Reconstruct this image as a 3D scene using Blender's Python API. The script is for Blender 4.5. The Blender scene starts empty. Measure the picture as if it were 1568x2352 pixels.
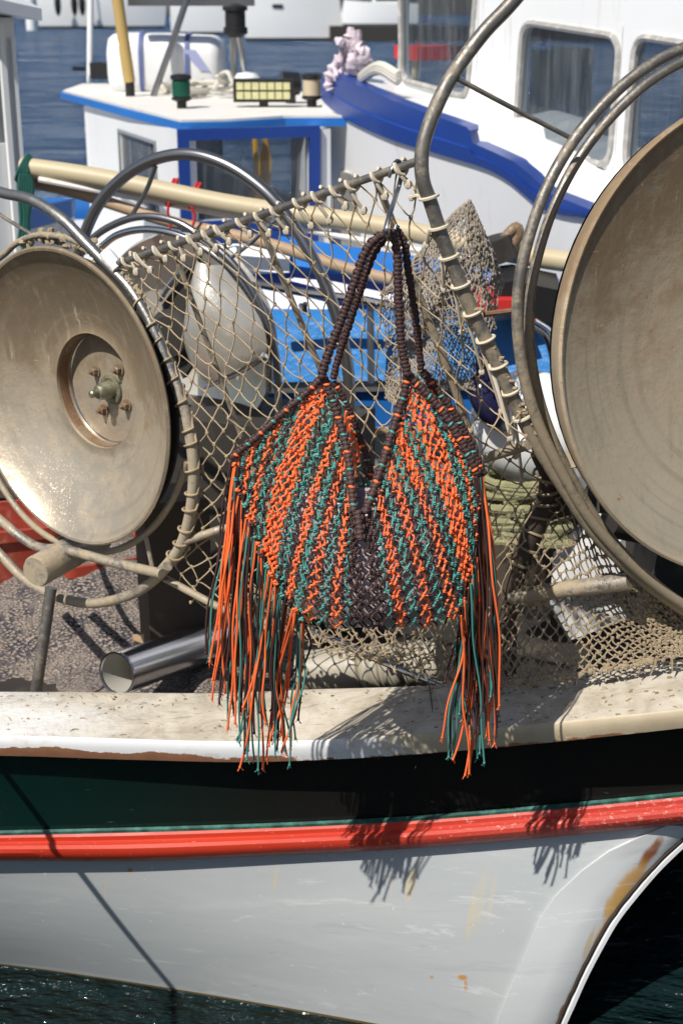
import bpy, math, random
from mathutils import Vector as V, Matrix, Quaternion
random.seed(7)
rad = math.radians
scene = bpy.context.scene
col = bpy.data.collections.new("scene"); scene.collection.children.link(col)
# ------------------------------------------------------------------ camera maths
F = 3267.0; TILT = rad(20); H = 1.9; ZW = -0.02
cT, sT = math.cos(TILT), math.sin(TILT)
def ray(px, py):
    a = (px-784)/F; b = -(py-1176)/F
    return V((a, cT+b*sT, -sT+b*cT))
CAM = V((0, 0, H))
def P(px, py, Y):
    d = ray(px, py); return CAM + d*(Y/d.y)
def PZ(px, py, z):
    d = ray(px, py); return CAM + d*((z-H)/d.z)
def PL(px, py, p0, n):
    d = ray(px, py); return CAM + d*((p0-CAM).dot(n)/d.dot(n))
def W(w, Y): return w*Y/(F*0.95)
def lerp(a, b, t): return a+(b-a)*t
def sstep(a, b, x):
    t = max(0, min(1, (x-a)/(b-a))); return t*t*(3-2*t)
def fcur(pts):
    """smooth scalar curve through (x, y) points, linear outside"""
    n = len(pts); m = []
    for i in range(n):
        if i == 0: m.append((pts[1][1]-pts[0][1])/(pts[1][0]-pts[0][0]))
        elif i == n-1: m.append((pts[-1][1]-pts[-2][1])/(pts[-1][0]-pts[-2][0]))
        else: m.append((pts[i+1][1]-pts[i-1][1])/(pts[i+1][0]-pts[i-1][0]))
    def f(x):
        if x <= pts[0][0]: return pts[0][1]+m[0]*(x-pts[0][0])
        if x >= pts[-1][0]: return pts[-1][1]+m[-1]*(x-pts[-1][0])
        for i in range(n-1):
            if x <= pts[i+1][0]:
                h = pts[i+1][0]-pts[i][0]; t = (x-pts[i][0])/h
                return ((2*t**3-3*t*t+1)*pts[i][1]+(t**3-2*t*t+t)*h*m[i]
                        + (-2*t**3+3*t*t)*pts[i+1][1]+(t**3-t*t)*h*m[i+1])
    return f
def catmull(pts, k=6, closed=False):
    n = len(pts); out = []
    if n < 3 and not closed:
        return [pts[0].lerp(pts[-1], i/k) for i in range(k+1)]
    rng = n if closed else n-1
    for i in range(rng):
        p1, p2 = pts[i % n], pts[(i+1) % n]
        p0 = pts[(i-1) % n] if (closed or i > 0) else p1*2-p2
        p3 = pts[(i+2) % n] if (closed or i+2 < n) else p2*2-p1
        for j in range(k):
            t = j/k
            out.append(0.5*((2*p1)+(p2-p0)*t+(2*p0-5*p1+4*p2-p3)*t*t+(3*p1-p0-3*p2+p3)*t**3))
    if not closed: out.append(pts[-1].copy())
    return out
class Arc:
    def __init__(s, pts):
        s.p = pts; s.l = [0]
        for a, b in zip(pts, pts[1:]): s.l.append(s.l[-1]+(b-a).length)
        s.L = s.l[-1]
    def __call__(s, t):
        d = max(0, min(1, t))*s.L
        lo, hi = 0, len(s.l)-1
        while hi-lo > 1:
            m = (lo+hi)//2
            if s.l[m] <= d: lo = m
            else: hi = m
        seg = s.l[hi]-s.l[lo]
        return s.p[lo].lerp(s.p[hi], 0 if seg == 0 else (d-s.l[lo])/seg)
    def tan(s, t):
        e = 0.004; v = s(min(1, t+e))-s(max(0, t-e))
        return v.normalized() if v.length > 1e-9 else V((1, 0, 0))
# ------------------------------------------------------------------ mesh builder
class MB:
    def __init__(s): s.v = []; s.f = []; s.m = []
    def face(s, idx, m=0): s.f.append(idx); s.m.append(m)
    def tube(s, pts, r, n=8, m=0, closed=False, cap=True, flat=1.0, up=None):
        pts = [p for i, p in enumerate(pts) if i == 0 or (p-pts[i-1]).length > 1e-7]
        N = len(pts)
        if N < 2: return
        rr = r if isinstance(r, (list, tuple)) else [r]*N
        t0 = (pts[1]-pts[0]).normalized()
        a = V(up) if up is not None else (V((0, 0, 1)) if abs(t0.z) < .9 else V((0, 1, 0)))
        nrm = (a - t0*a.dot(t0)).normalized()
        base = len(s.v); prev = t0
        for i in range(N):
            if closed: t = (pts[(i+1) % N]-pts[i-1])
            elif i == 0: t = pts[1]-pts[0]
            elif i == N-1: t = pts[-1]-pts[-2]
            else: t = pts[i+1]-pts[i-1]
            if t.length < 1e-9: t = prev
            t = t.normalized()
            q = prev.rotation_difference(t); nrm = q @ nrm
            nrm = (nrm - t*nrm.dot(t)).normalized(); prev = t
            b = t.cross(nrm)
            ri = rr[min(i, len(rr)-1)]
            for k in range(n):
                th = 2*math.pi*k/n
                s.v.append(pts[i]+nrm*(math.cos(th)*ri)+b*(math.sin(th)*ri*flat))
        R = N if closed else N-1
        for i in range(R):
            for k in range(n):
                a0 = base+i*n+k; a1 = base+i*n+(k+1) % n
                j = (i+1) % N
                s.face((a0, a1, base+j*n+(k+1) % n, base+j*n+k), m)
        if cap and not closed:
            s.face(tuple(base+k for k in range(n))[::-1], m)
            s.face(tuple(base+(N-1)*n+k for k in range(n)), m)
    def grid(s, rows, m=0, closed=False):
        base = len(s.v); nr = len(rows); nc = len(rows[0])
        for r in rows: s.v.extend(r)
        for i in range(nr-1):
            for j in range(nc if closed else nc-1):
                j2 = (j+1) % nc
                s.face((base+i*nc+j, base+i*nc+j2, base+(i+1)*nc+j2, base+(i+1)*nc+j), m)
    def poly(s, pts, m=0):
        b = len(s.v); s.v.extend(pts); s.face(tuple(range(b, b+len(pts))), m)
    def prism(s, pts, d, m=0):
        """polygon pts extruded by vector d"""
        n = len(pts); b = len(s.v)
        s.v.extend(pts); s.v.extend([p+d for p in pts])
        s.face(tuple(range(b, b+n)), m); s.face(tuple(range(b+2*n-1, b+n-1, -1)), m)
        for i in range(n):
            j = (i+1) % n
            s.face((b+i, b+n+i, b+n+j, b+j), m)
    def box(s, c, ex, ey, ez, m=0):
        p = [c-ex-ey-ez, c+ex-ey-ez, c+ex+ey-ez, c-ex+ey-ez]
        s.prism(p, ez*2, m)
    def abox(s, x0, x1, y0, y1, z0, z1, m=0):
        s.prism([V((x0, y0, z0)), V((x1, y0, z0)), V((x1, y1, z0)), V((x0, y1, z0))], V((0, 0, z1-z0)), m)
    def revolve(s, prof, c, ax, n=48, m=0, caps=False):
        ax = ax.normalized(); a = V((0, 0, 1)) if abs(ax.z) < .9 else V((1, 0, 0))
        u = (a-ax*a.dot(ax)).normalized(); w = ax.cross(u)
        rows = [[c+ax*h+(u*math.cos(2*math.pi*k/n)+w*math.sin(2*math.pi*k/n))*r for k in range(n)] for r, h in prof]
        s.grid(rows, m, closed=True)
        for r, rev in ((0, False), (len(prof)-1, True)):
            if caps:
                b = len(s.v); s.v.extend(rows[r])
                idx = tuple(range(b, b+n)); s.face(idx[::-1] if rev else idx, m)
    def blob(s, c, ex, ey, ez, nu=8, nv=5, m=0, jit=0):
        b = len(s.v)
        s.v.append(c+ez)
        for i in range(1, nv):
            th = math.pi*i/nv
            for k in range(nu):
                ph = 2*math.pi*k/nu
                j = 1+random.uniform(-jit, jit)
                s.v.append(c+(ex*math.cos(ph)*math.sin(th)+ey*math.sin(ph)*math.sin(th)+ez*math.cos(th))*j)
        s.v.append(c-ez); e = len(s.v)-1
        for k in range(nu):
            k2 = (k+1) % nu
            s.face((b, b+1+k, b+1+k2), m)
            s.face((e, e-nu+k2, e-nu+k), m)
            for i in range(nv-2):
                s.face((b+1+i*nu+k, b+1+(i+1)*nu+k, b+1+(i+1)*nu+k2, b+1+i*nu+k2), m)
    def build(s, name, mats, parent=None, angle=40, flat=False):
        me = bpy.data.meshes.new(name)
        if parent is None:
            mn = V((min(v.x for v in s.v), min(v.y for v in s.v), min(v.z for v in s.v)))
            mx = V((max(v.x for v in s.v), max(v.y for v in s.v), max(v.z for v in s.v)))
            org = V(((mn.x+mx.x)/2, (mn.y+mx.y)/2, mn.z))
        else:
            org = V(parent["origin_at"])
        me.from_pydata([v-org for v in s.v], [], s.f)
        mats = mats if isinstance(mats, (list, tuple)) else [mats]
        for m in mats: me.materials.append(m)
        me.polygons.foreach_set("material_index", s.m)
        if not flat:
            me.polygons.foreach_set("use_smooth", [True]*len(s.f))
        me.update()
        if not flat: me.set_sharp_from_angle(angle=rad(angle))
        o = bpy.data.objects.new(name, me); col.objects.link(o)
        o["origin_at"] = list(org)
        if parent is None: o.location = org
        else: o.parent = parent
        return o
def empty(name, loc, label, cat, group=None):
    o = bpy.data.objects.new(name, None); col.objects.link(o)
    o.empty_display_size = .1; o.location = loc; o["origin_at"] = list(loc)
    return tag(o, label, cat, group)
def tag(o, label=None, cat=None, group=None, kind=None):
    if label: o["label"] = label
    if cat: o["category"] = cat
    if group: o["group"] = group
    if kind: o["kind"] = kind
    return o
# ------------------------------------------------------------------ materials
class NT:
    def __init__(s, name):
        s.m = bpy.data.materials.new(name); s.m.use_nodes = True
        s.t = s.m.node_tree; s.b = s.t.nodes["Principled BSDF"]
        s.tc = s.n("ShaderNodeTexCoord")
    def n(s, typ, **kw):
        o = s.t.nodes.new(typ)
        for k, v in kw.items(): setattr(o, k, v)
        return o
    def l(s, a, b): s.t.links.new(a, b)
    def noise(s, scale, detail=5, rough=.6, vec=None, stretch=None, dist=0):
        o = s.n("ShaderNodeTexNoise"); o.inputs["Scale"].default_value = scale
        o.inputs["Detail"].default_value = detail; o.inputs["Roughness"].default_value = rough
        o.inputs["Distortion"].default_value = dist
        src = vec or s.tc.outputs["Object"]
        if stretch:
            mp = s.n("ShaderNodeMapping"); mp.inputs["Scale"].default_value = stretch
            s.l(src, mp.inputs["Vector"]); src = mp.outputs["Vector"]
        s.l(src, o.inputs["Vector"]); return o.outputs["Fac"]
    def ramp(s, fac, a, b):
        o = s.n("ShaderNodeMapRange"); o.interpolation_type = 'SMOOTHSTEP'
        o.inputs["From Min"].default_value = a; o.inputs["From Max"].default_value = b
        s.l(fac, o.inputs["Value"]); return o.outputs["Result"]
    def mix(s, fac, a, b):
        o = s.n("ShaderNodeMix", data_type='RGBA')
        if isinstance(fac, float): o.inputs["Factor"].default_value = fac
        else: s.l(fac, o.inputs["Factor"])
        for v, k in ((a, 6), (b, 7)):
            if isinstance(v, (tuple, list)): o.inputs[k].default_value = (*v, 1)
            else: s.l(v, o.inputs[k])
        return o.outputs[2]
    def math(s, op, a, b=None):
        o = s.n("ShaderNodeMath", operation=op)
        for v, k in ((a, 0), (b, 1)):
            if v is None: continue
            if isinstance(v, (int, float)): o.inputs[k].default_value = v
            else: s.l(v, o.inputs[k])
        return o.outputs[0]
    def setc(s, c):
        if isinstance(c, (tuple, list)): s.b.inputs["Base Color"].default_value = (*c, 1)
        else: s.l(c, s.b.inputs["Base Color"])
    def setr(s, r):
        if isinstance(r, (int, float)): s.b.inputs["Roughness"].default_value = r
        else: s.l(r, s.b.inputs["Roughness"])
    def setm(s, r):
        if isinstance(r, (int, float)): s.b.inputs["Metallic"].default_value = r
        else: s.l(r, s.b.inputs["Metallic"])
    def bump(s, fac, strength=.3, dist=.002):
        o = s.n("ShaderNodeBump"); o.inputs["Strength"].default_value = strength
        o.inputs["Distance"].default_value = dist
        s.l(fac, o.inputs["Height"]); s.l(o.outputs["Normal"], s.b.inputs["Normal"])
def mul(c, k): return tuple(min(1, x*k) for x in c)
def paint(name, c, rough=.4, var=.18, scale=4, dirt=None, dcol=(.25, .19, .12), dscale=14, metal=0, bump=.1, bscale=60, bdist=.001, runs=0):
    t = NT(name)
    base = t.mix(t.noise(scale), mul(c, 1-var), mul(c, 1+var*.7))
    if dirt:
        f = t.ramp(t.noise(dscale, 8, .65, dist=.4), 1-dirt-.12, 1-dirt+.12)
        f = t.math('MULTIPLY', f, .85)
        base = t.mix(f, base, dcol)
        t.setr(t.math('ADD', t.math('MULTIPLY', f, .35), rough))
        if metal: t.setm(t.math('MULTIPLY', t.math('SUBTRACT', 1.0, f), metal))
    else: t.setr(rough); t.setm(metal)
    if runs:     # rust and dirt runs down the paint
        r1 = t.ramp(t.noise(5, 6, .7, stretch=(4, 4, .35)), .56, .72); r2 = t.ramp(t.noise(2.2, 4, .6), .4, .62)
        base = t.mix(t.math('MULTIPLY', t.math('MULTIPLY', r1, r2), runs), base, (.36, .27, .17))
        ch = t.ramp(t.noise(42, 6, .7), .70, .74); base = t.mix(t.math('MULTIPLY', ch, .5), base, (.3, .22, .16))
    t.setc(base)
    if bump: t.bump(t.noise(bscale, 6), bump, bdist)
    return t.m
MUD = (.36, .29, .19)
M = {}
M['white'] = paint('white_paint', (.74, .75, .76), .35, .06, 3, .22, (.5, .46, .4), 6, runs=.6)
M['white_clean'] = paint('clean_white_paint', (.80, .81, .82), .3, .04, 2, .18, (.6, .58, .54), 2.5, runs=.4)
M['white_hull'] = paint('far_white_hull', (.78, .79, .79), .3, .04, 1)
M['bluedeep'] = paint('deep_blue_paint', (.013, .05, .26), .35, .2, 4, .25, (.05, .11, .3), 12, bump=.2, bscale=20, bdist=.003)
M['bluebright'] = paint('bright_blue_paint', (.02, .16, .52), .4, .2, 5, .25, (.12, .2, .36), 9)
M['bluetarp'] = paint('blue_tarpaulin', (.03, .2, .52), .45, .2, 5, .2, (.02, .12, .4), 6, bump=.5, bscale=9, bdist=.03)
M['navy'] = paint('navy_vinyl', (.018, .018, .06), .22, .2, 8)
M['black'] = paint('black_plastic', (.012, .012, .013), .45, .3, 10)
M['dark'] = paint('dark_machinery', (.03, .027, .024), .6, .4, 9, .35, (.1, .08, .055), 8)
M['darkwood'] = paint('dark_weathered_wood', (.075, .055, .04), .75, .4, 10, .3, (.2, .16, .11), 16, bump=.5)
M['orange'] = paint('orange_cord', (.92, .17, .045), .5, .1, 60, bump=.35, bscale=900)
M['brown'] = paint('brown_cord', (.056, .027, .025), .6, .2, 60, bump=.35, bscale=900)
M['teal'] = paint('teal_metallic_cord', (.07, .28, .24), .34, .3, 700, bump=.35, bscale=900)
M['liner'] = paint('mauve_plastic_liner', (.42, .34, .35), .3, .15, 9, bump=.6, bscale=14, bdist=.02)
M['twine'] = paint('tan_net_twine', (.42, .33, .21), .8, .4, 9, .42, (.24, .17, .10), 14, bump=.4, bscale=700)
M['twinemud'] = paint('muddy_net_twine', (.33, .26, .17), .9, .3, 30, .4, (.2, .15, .1), 20, bump=.6, bscale=300, bdist=.002)
M['netgrey'] = paint('grey_net_twine', (.34, .29, .23), .85, .3, 40, .35, (.5, .47, .43), 25, bump=.3, bscale=500)
M['rope'] = paint('cream_lashing_rope', (.6, .53, .41), .8, .15, 40, .25, (.38, .3, .2), 30, bump=.6, bscale=500)
M['greenrope'] = paint('olive_mooring_rope', (.24, .235, .12), .8, .35, 45, .4, (.42, .39, .26), 50, bump=.7, bscale=200, bdist=.003)
M['darkgreenrope'] = paint('dark_green_rope', (.01, .09, .07), .7, .3, 40)
M['redrope'] = paint('red_cord', (.5, .02, .02), .6)
def red_mat():
    t = NT('worn_red_paint'); sp = t.n("ShaderNodeSeparateXYZ"); t.l(t.tc.outputs["Object"], sp.inputs[0])
    c = t.mix(t.noise(6, 6, .6, stretch=(.4, 1, 1)), (.42, .022, .008), (.56, .045, .016))
    old = t.ramp(sp.outputs[0], -.1, .75)          # the bow end has weathered pinker
    c = t.mix(t.math('MULTIPLY', old, .5), c, (.46, .07, .06))
    ch = t.ramp(t.math('ADD', t.noise(150, 5, .65, stretch=(.7, 1, 1)), t.math('MULTIPLY', old, .08)), .66, .70)
    c = t.mix(t.math('MULTIPLY', ch, .75), c, (.62, .33, .28))
    sc = t.ramp(t.noise(30, 8, .75, stretch=(.12, 1, 1)), .62, .70)
    c = t.mix(t.math('MULTIPLY', sc, .45), c, (.22, .02, .012))
    t.setc(c); t.setr(t.math('ADD', .3, t.math('MULTIPLY', t.noise(20, 5), .3))); t.bump(t.noise(60, 6, .7, stretch=(.3, 1, 1)), .25, .0015)
    return t.m
M['red'] = red_mat()
M['redtub'] = paint('worn_red_plastic', (.33, .045, .025), .5, .2, 6, .35, (.42, .2, .14), 12)
M['tan'] = paint('tan_fibreglass_spar', (.50, .42, .27), .5, .15, 3, .35, (.38, .31, .21), 8)
M['bamboo'] = paint('bamboo_pole', (.48, .33, .12), .4, .15, 12, .2, (.35, .22, .08), 20)
M['wood'] = paint('bare_brown_wood', (.38, .26, .16), .6, .2, 9, .3, (.25, .16, .1), 14)
M['chrome'] = paint('bright_stainless', (.58, .58, .59), .16, .08, 6, metal=1.0, bump=.04)
M['grayalu'] = paint('grey_tube', (.26, .26, .27), .3, .12, 8, metal=.9)
M['mud'] = paint('dried_mud', MUD, .95, .2, 14, .3, (.26, .2, .13), 25, bump=.8, bscale=160, bdist=.004)
M['yellow'] = paint('yellow_oilskin', (.8, .42, .02), .5)
M['cream'] = paint('cream_canvas', (.6, .57, .5), .6, .1, 5)
M['pink'] = paint('pale_pink_cloth', (.7, .6, .66), .8, .2, 20, .3, (.82, .8, .82), 12, bump=.8, bscale=30, bdist=.02)
M['lens_green'] = paint('green_lens', (.01, .08, .05), .15)
M['lens_red'] = paint('red_lens', (.2, .01, .015), .15)
M['led'] = paint('led_lens', (.62, .6, .32), .2, .3, 90)
M['ledglass'] = paint('amber_glass', (.5, .42, .3), .2)
M['interior'] = paint('dark_cabin_interior', (.11, .115, .125), .7, .3, 3)
M['gray'] = paint('grey_plastic', (.25, .26, .28), .5, .15, 6)
M['quay'] = paint('quay_concrete', (.085, .075, .065), .9, .2, 3, .3, (.06, .05, .045), 5, bump=.5, bscale=30, bdist=.005)
M['tape'] = paint('white_tape', (.8, .8, .78), .4, .05, 30, .2, (.5, .45, .38), 40, bump=.8, bscale=60, bdist=.004)
def steel_mat(name, base, mud, amount, rough, metal=.85, rust=0.0, scale=5, streak=True, low=None, soft=.1, rings=None):
    t = NT(name)
    n1 = t.noise(scale, 9, .62, dist=.8); n2 = t.noise(scale*9, 6, .7)
    b = t.mix(n1, mul(base, .72), mul(base, 1.25))
    f = t.math('ADD', t.math('MULTIPLY', n1, .6), t.math('MULTIPLY', n2, .4))
    if low:      # tubes: splashed mud low down; dishes: grime and painted shade towards the top
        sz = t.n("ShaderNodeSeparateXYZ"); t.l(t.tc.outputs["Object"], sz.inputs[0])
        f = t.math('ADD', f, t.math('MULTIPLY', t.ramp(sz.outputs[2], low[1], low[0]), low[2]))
    f = t.ramp(f, 1-amount-soft, 1-amount+soft*.9)
    mud = t.mix(n2, mul(mud, .7), mul(mud, 1.25))
    c = t.mix(t.math('MULTIPLY', f, .92), b, mud)
    if streak:
        st = t.ramp(t.noise(7, 5, .6, stretch=(6, 6, .8)), .52, .75)
        c = t.mix(t.math('MULTIPLY', st, .4), c, (.42, .35, .24))
    if rings:    # rope wear and spinning marks round the centre, stray scratches
        vd = t.n("ShaderNodeVectorMath", operation='DISTANCE'); t.l(t.tc.outputs["Object"], vd.inputs[0]); vd.inputs[1].default_value = rings
        n1d = t.n("ShaderNodeTexNoise", noise_dimensions='1D'); n1d.inputs["Scale"].default_value = 55; n1d.inputs["Detail"].default_value = 6; t.l(vd.outputs["Value"], n1d.inputs["W"])
        rg_ = t.math('MULTIPLY', t.ramp(n1d.outputs["Fac"], .5, .68), t.ramp(t.noise(4, 4, .6), .35, .65))
        c = t.mix(t.math('MULTIPLY', rg_, .38), c, mul(base, .5))
        s1 = t.ramp(t.noise(20, 6, .75, stretch=(.25, 1, 5)), .64, .68); s2 = t.ramp(t.noise(24, 6, .75, stretch=(3, 1, .3), dist=.3), .65, .69)
        c = t.mix(t.math('MULTIPLY', t.math('MAXIMUM', s1, s2), .4), c, mul(base, 1.35))
    if rust:
        r = t.ramp(t.noise(38, 7, .7), .62, .72)
        c = t.mix(t.math('MULTIPLY', r, rust), c, (.30, .10, .02))
        f = t.math('MAXIMUM', f, r)
    t.setc(c)
    t.setr(t.math('ADD', rough, t.math('MULTIPLY', f, .4)))
    t.setm(t.math('MULTIPLY', metal, t.math('SUBTRACT', 1.0, t.math('MULTIPLY', f, .85))))
    gr_ = t.ramp(t.noise(scale*60, 4, .7), .6, .74)
    c = t.mix(t.math('MULTIPLY', gr_, .5), c, (.46, .37, .24)); t.setc(c)
    t.bump(t.math('ADD', t.math('ADD', n2, f), gr_), .3, .0018)
    return t.m
M['dish'] = steel_mat('stained_steel_dish', (.60, .515, .40), (.165, .12, .07), .42, .36, .72, .6, 3.4, soft=.14, low=(1.02, .6, .36), rings=(0, 0, .752))  # upper part browned: grime together with painted shade
M['dish2'] = steel_mat('dusty_steel_dish', (.72, .59, .42), (.23, .15, .08), .36, .38, .6, .9, 2.6, soft=.15, low=(1.15, .55, .30), rings=(0, 0, .755))  # darker towards the top: grime with the bowl's shade painted in
M['sheet'] = steel_mat('pale_steel_sheet', (.74, .70, .62), (.52, .43, .3), .40, .3, .6, 0, 3)
M['tube'] = steel_mat('steel_guard_tube', (.23, .215, .20), (.25, .2, .13), .42, .42, .75, .2, 9, False)
M['tubemud'] = steel_mat('mud_caked_tube', (.38, .35, .31), MUD, .52, .35, .8, .35, 11, False)
M['tubeR'] = steel_mat('part_muddy_guard_tube', (.22, .205, .185), (.30, .245, .165), .42, .42, .75, .3, 10, False, (.45, 1.05, .2))
M['rusty'] = steel_mat('rusty_steel', (.30, .24, .17), (.17, .085, .04), .52, .5, .5, .35, 16, False)
M['pipe'] = paint('polished_pipe', (.60, .60, .63), .22, .1, 5, .15, (.3, .27, .22), 9, metal=1.0, bump=.05)
def glass(name, tint, trans):
    t = NT(name); t.setc(tint); t.setr(.05)
    tr = t.n("ShaderNodeBsdfTransparent"); tr.inputs[0].default_value = (.75, .8, .84, 1)
    mx = t.n("ShaderNodeMixShader"); salt = t.ramp(t.noise(9, 7, .7, stretch=(2.5, 2.5, .35)), .35, .75); t.l(t.math('ADD', 1-trans-.08, t.math('MULTIPLY', salt, .3)), mx.inputs[0]); t.setc(t.mix(salt, tint, (.16, .18, .20))); t.setr(t.math('ADD', .03, t.math('MULTIPLY', salt, .3)))
    t.l(tr.outputs[0], mx.inputs[1]); t.l(t.b.outputs[0], mx.inputs[2])
    t.l(mx.outputs[0], t.t.nodes["Material Output"].inputs["Surface"])
    return t.m
M['glass'] = glass('tinted_glass', (.05, .065, .085), .6)
M['darkglass'] = glass('dark_glass', (.08, .085, .085), .15)
# hull paints -----------------------------------------------------------------
def gunwale_mat():
    t = NT('muddy_white_gunwale')
    sep = t.n("ShaderNodeSeparateXYZ"); t.l(t.tc.outputs["Object"], sep.inputs[0])
    base = t.mix(t.noise(5, 6), (.66, .66, .64), (.74, .74, .74))
    # mud lies on the flat and gets thicker towards the bow
    geo = t.n("ShaderNodeNewGeometry"); sn = t.n("ShaderNodeSeparateXYZ"); t.l(geo.outputs["Normal"], sn.inputs[0])
    lx = t.math('MULTIPLY', t.ramp(sep.outputs[0], -.55, .25), .34)
    up = t.math('MULTIPLY', t.ramp(sn.outputs[2], .1, .8), .27)
    n = t.math('ADD', t.math('MULTIPLY', t.noise(6, 9, .6, stretch=(.6, 1, 1)), .75), t.math('MULTIPLY', t.noise(60, 6, .7), .3))
    f = t.ramp(t.math('ADD', n, t.math('ADD', lx, up)), .70, 1.0)
    mud = t.mix(t.ramp(t.noise(14, 9, .72, dist=.6), .3, .7), (.34, .285, .205), (.58, .525, .43))
    c = t.mix(t.math('MULTIPLY', f, .93), base, mud)
    crack = t.ramp(t.noise(9, 9, .76, stretch=(1.0, 7, 7), dist=1.4), .56, .66)
    c = t.mix(t.math('MULTIPLY', crack, .7), c, (.2, .17, .13))
    chips = t.ramp(t.noise(28, 7, .7, stretch=(.6, 2, 2), dist=.5), .64, .68)
    c = t.mix(t.math('MULTIPLY', chips, .6), c, (.16, .15, .15))
    rst = t.ramp(t.noise(11, 8, .7), .66, .76); c = t.mix(t.math('MULTIPLY', rst, .45), c, (.38, .22, .08))
    # paint worn to bare wood along the lower edge
    t.setc(c); t.setr(t.math('ADD', .42, t.math('MULTIPLY', f, .5)))
    t.bump(t.math('ADD', t.math('MULTIPLY', f, 1.0), t.math('MULTIPLY', t.noise(120, 6, .75), .6)), .55, .003)
    return t.m
M['gunwale'] = gunwale_mat()
def peel_mat():
    t = NT('peeling_white_edge')
    base = t.mix(t.noise(7, 6), (.66, .67, .68), (.74, .75, .76))
    uv = t.n("ShaderNodeAttribute", attribute_name='edge')
    n = t.noise(22, 7, .65, stretch=(.5, 1, 1))
    f = t.ramp(t.math('ADD', t.math('MULTIPLY', n, .9), uv.outputs["Fac"]), 1.0, 1.06)
    sep = t.n("ShaderNodeSeparateXYZ"); t.l(t.tc.outputs["Object"], sep.inputs[0])
    lx = t.math('MULTIPLY', t.ramp(sep.outputs[0], .1, .6), .5)
    md = t.ramp(t.math('ADD', t.noise(16, 8, .7, stretch=(.7, 1, 1)), lx), .52, .8)
    base = t.mix(md, base, t.mix(t.noise(25, 7, .7), (.36, .29, .19), (.55, .47, .34)))
    c = t.mix(f, base, t.mix(t.noise(40, 6), (.17, .07, .04), (.34, .17, .09)))
    t.setc(c); t.setr(.55); t.bump(f, .5, -.0015)
    return t.m
def hull_mat(name, c1, c2, spec_rough, stains, speck=True):
    """painted planking with rust runs: stains = (centre, length, width, colour, strength) in object space"""
    t = NT(name)
    c = t.mix(t.noise(3, 6, .6, stretch=(.5, 1, 2.2)), c1, c2)
    sm = t.ramp(t.noise(5, 8, .65, stretch=(.6, 1, 3.5), dist=.6), .5, .8)
    c = t.mix(t.math('MULTIPLY', sm, .35), c, mul(c2, 1.12))
    for (p, q, wd, cc, k) in stains:
        d = (q-p); L = d.length; mid = (p+q)/2
        mp = t.n("ShaderNodeMapping", vector_type='TEXTURE')
        e = d.to_track_quat('Z', 'Y').to_euler()
        mp.inputs["Location"].default_value = mid; mp.inputs["Rotation"].default_value = e
        mp.inputs["Scale"].default_value = (wd, wd, L/2)
        t.l(t.tc.outputs["Object"], mp.inputs["Vector"])
        ln = t.n("ShaderNodeVectorMath", operation='LENGTH'); t.l(mp.outputs[0], ln.inputs[0])
        nn = t.math('MULTIPLY', t.noise(34, 7, .7, stretch=(1.6, 1, .5)), .8)
        f = t.ramp(t.math('ADD', ln.outputs["Value"], nn), 1.35, .85)
        c = t.mix(t.math('MULTIPLY', f, k), c, cc)
    # fender scuffs and dried salt, long and thin along the planking
    sc = t.ramp(t.noise(26, 9, .74, stretch=(.16, 1, 1.6), dist=.5), .57, .66)
    c = t.mix(t.math('MULTIPLY', sc, .4), c, mul(c2, 1.3))
    gr = t.ramp(t.noise(11, 9, .72, stretch=(.22, 1, 1.4), dist=.8), .56, .72)
    c = t.mix(t.math('MULTIPLY', gr, .35), c, mul(c1, .72))
    sm2 = t.ramp(t.noise(75, 6, .7, stretch=(.1, 1, 1)), .66, .72)
    c = t.mix(t.math('MULTIPLY', sm2, .35), c, (.2, .21, .2))
    if speck:
        sp = t.ramp(t.noise(95, 3, .5), .71, .76)
        c = t.mix(t.math('MULTIPLY', sp, .35), c, (.82, .82, .80))
    t.setc(c); t.setr(spec_rough)
    t.bump(t.noise(7, 7, .6, stretch=(.6, 1, 2)), .25, .004)
    return t.m
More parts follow.
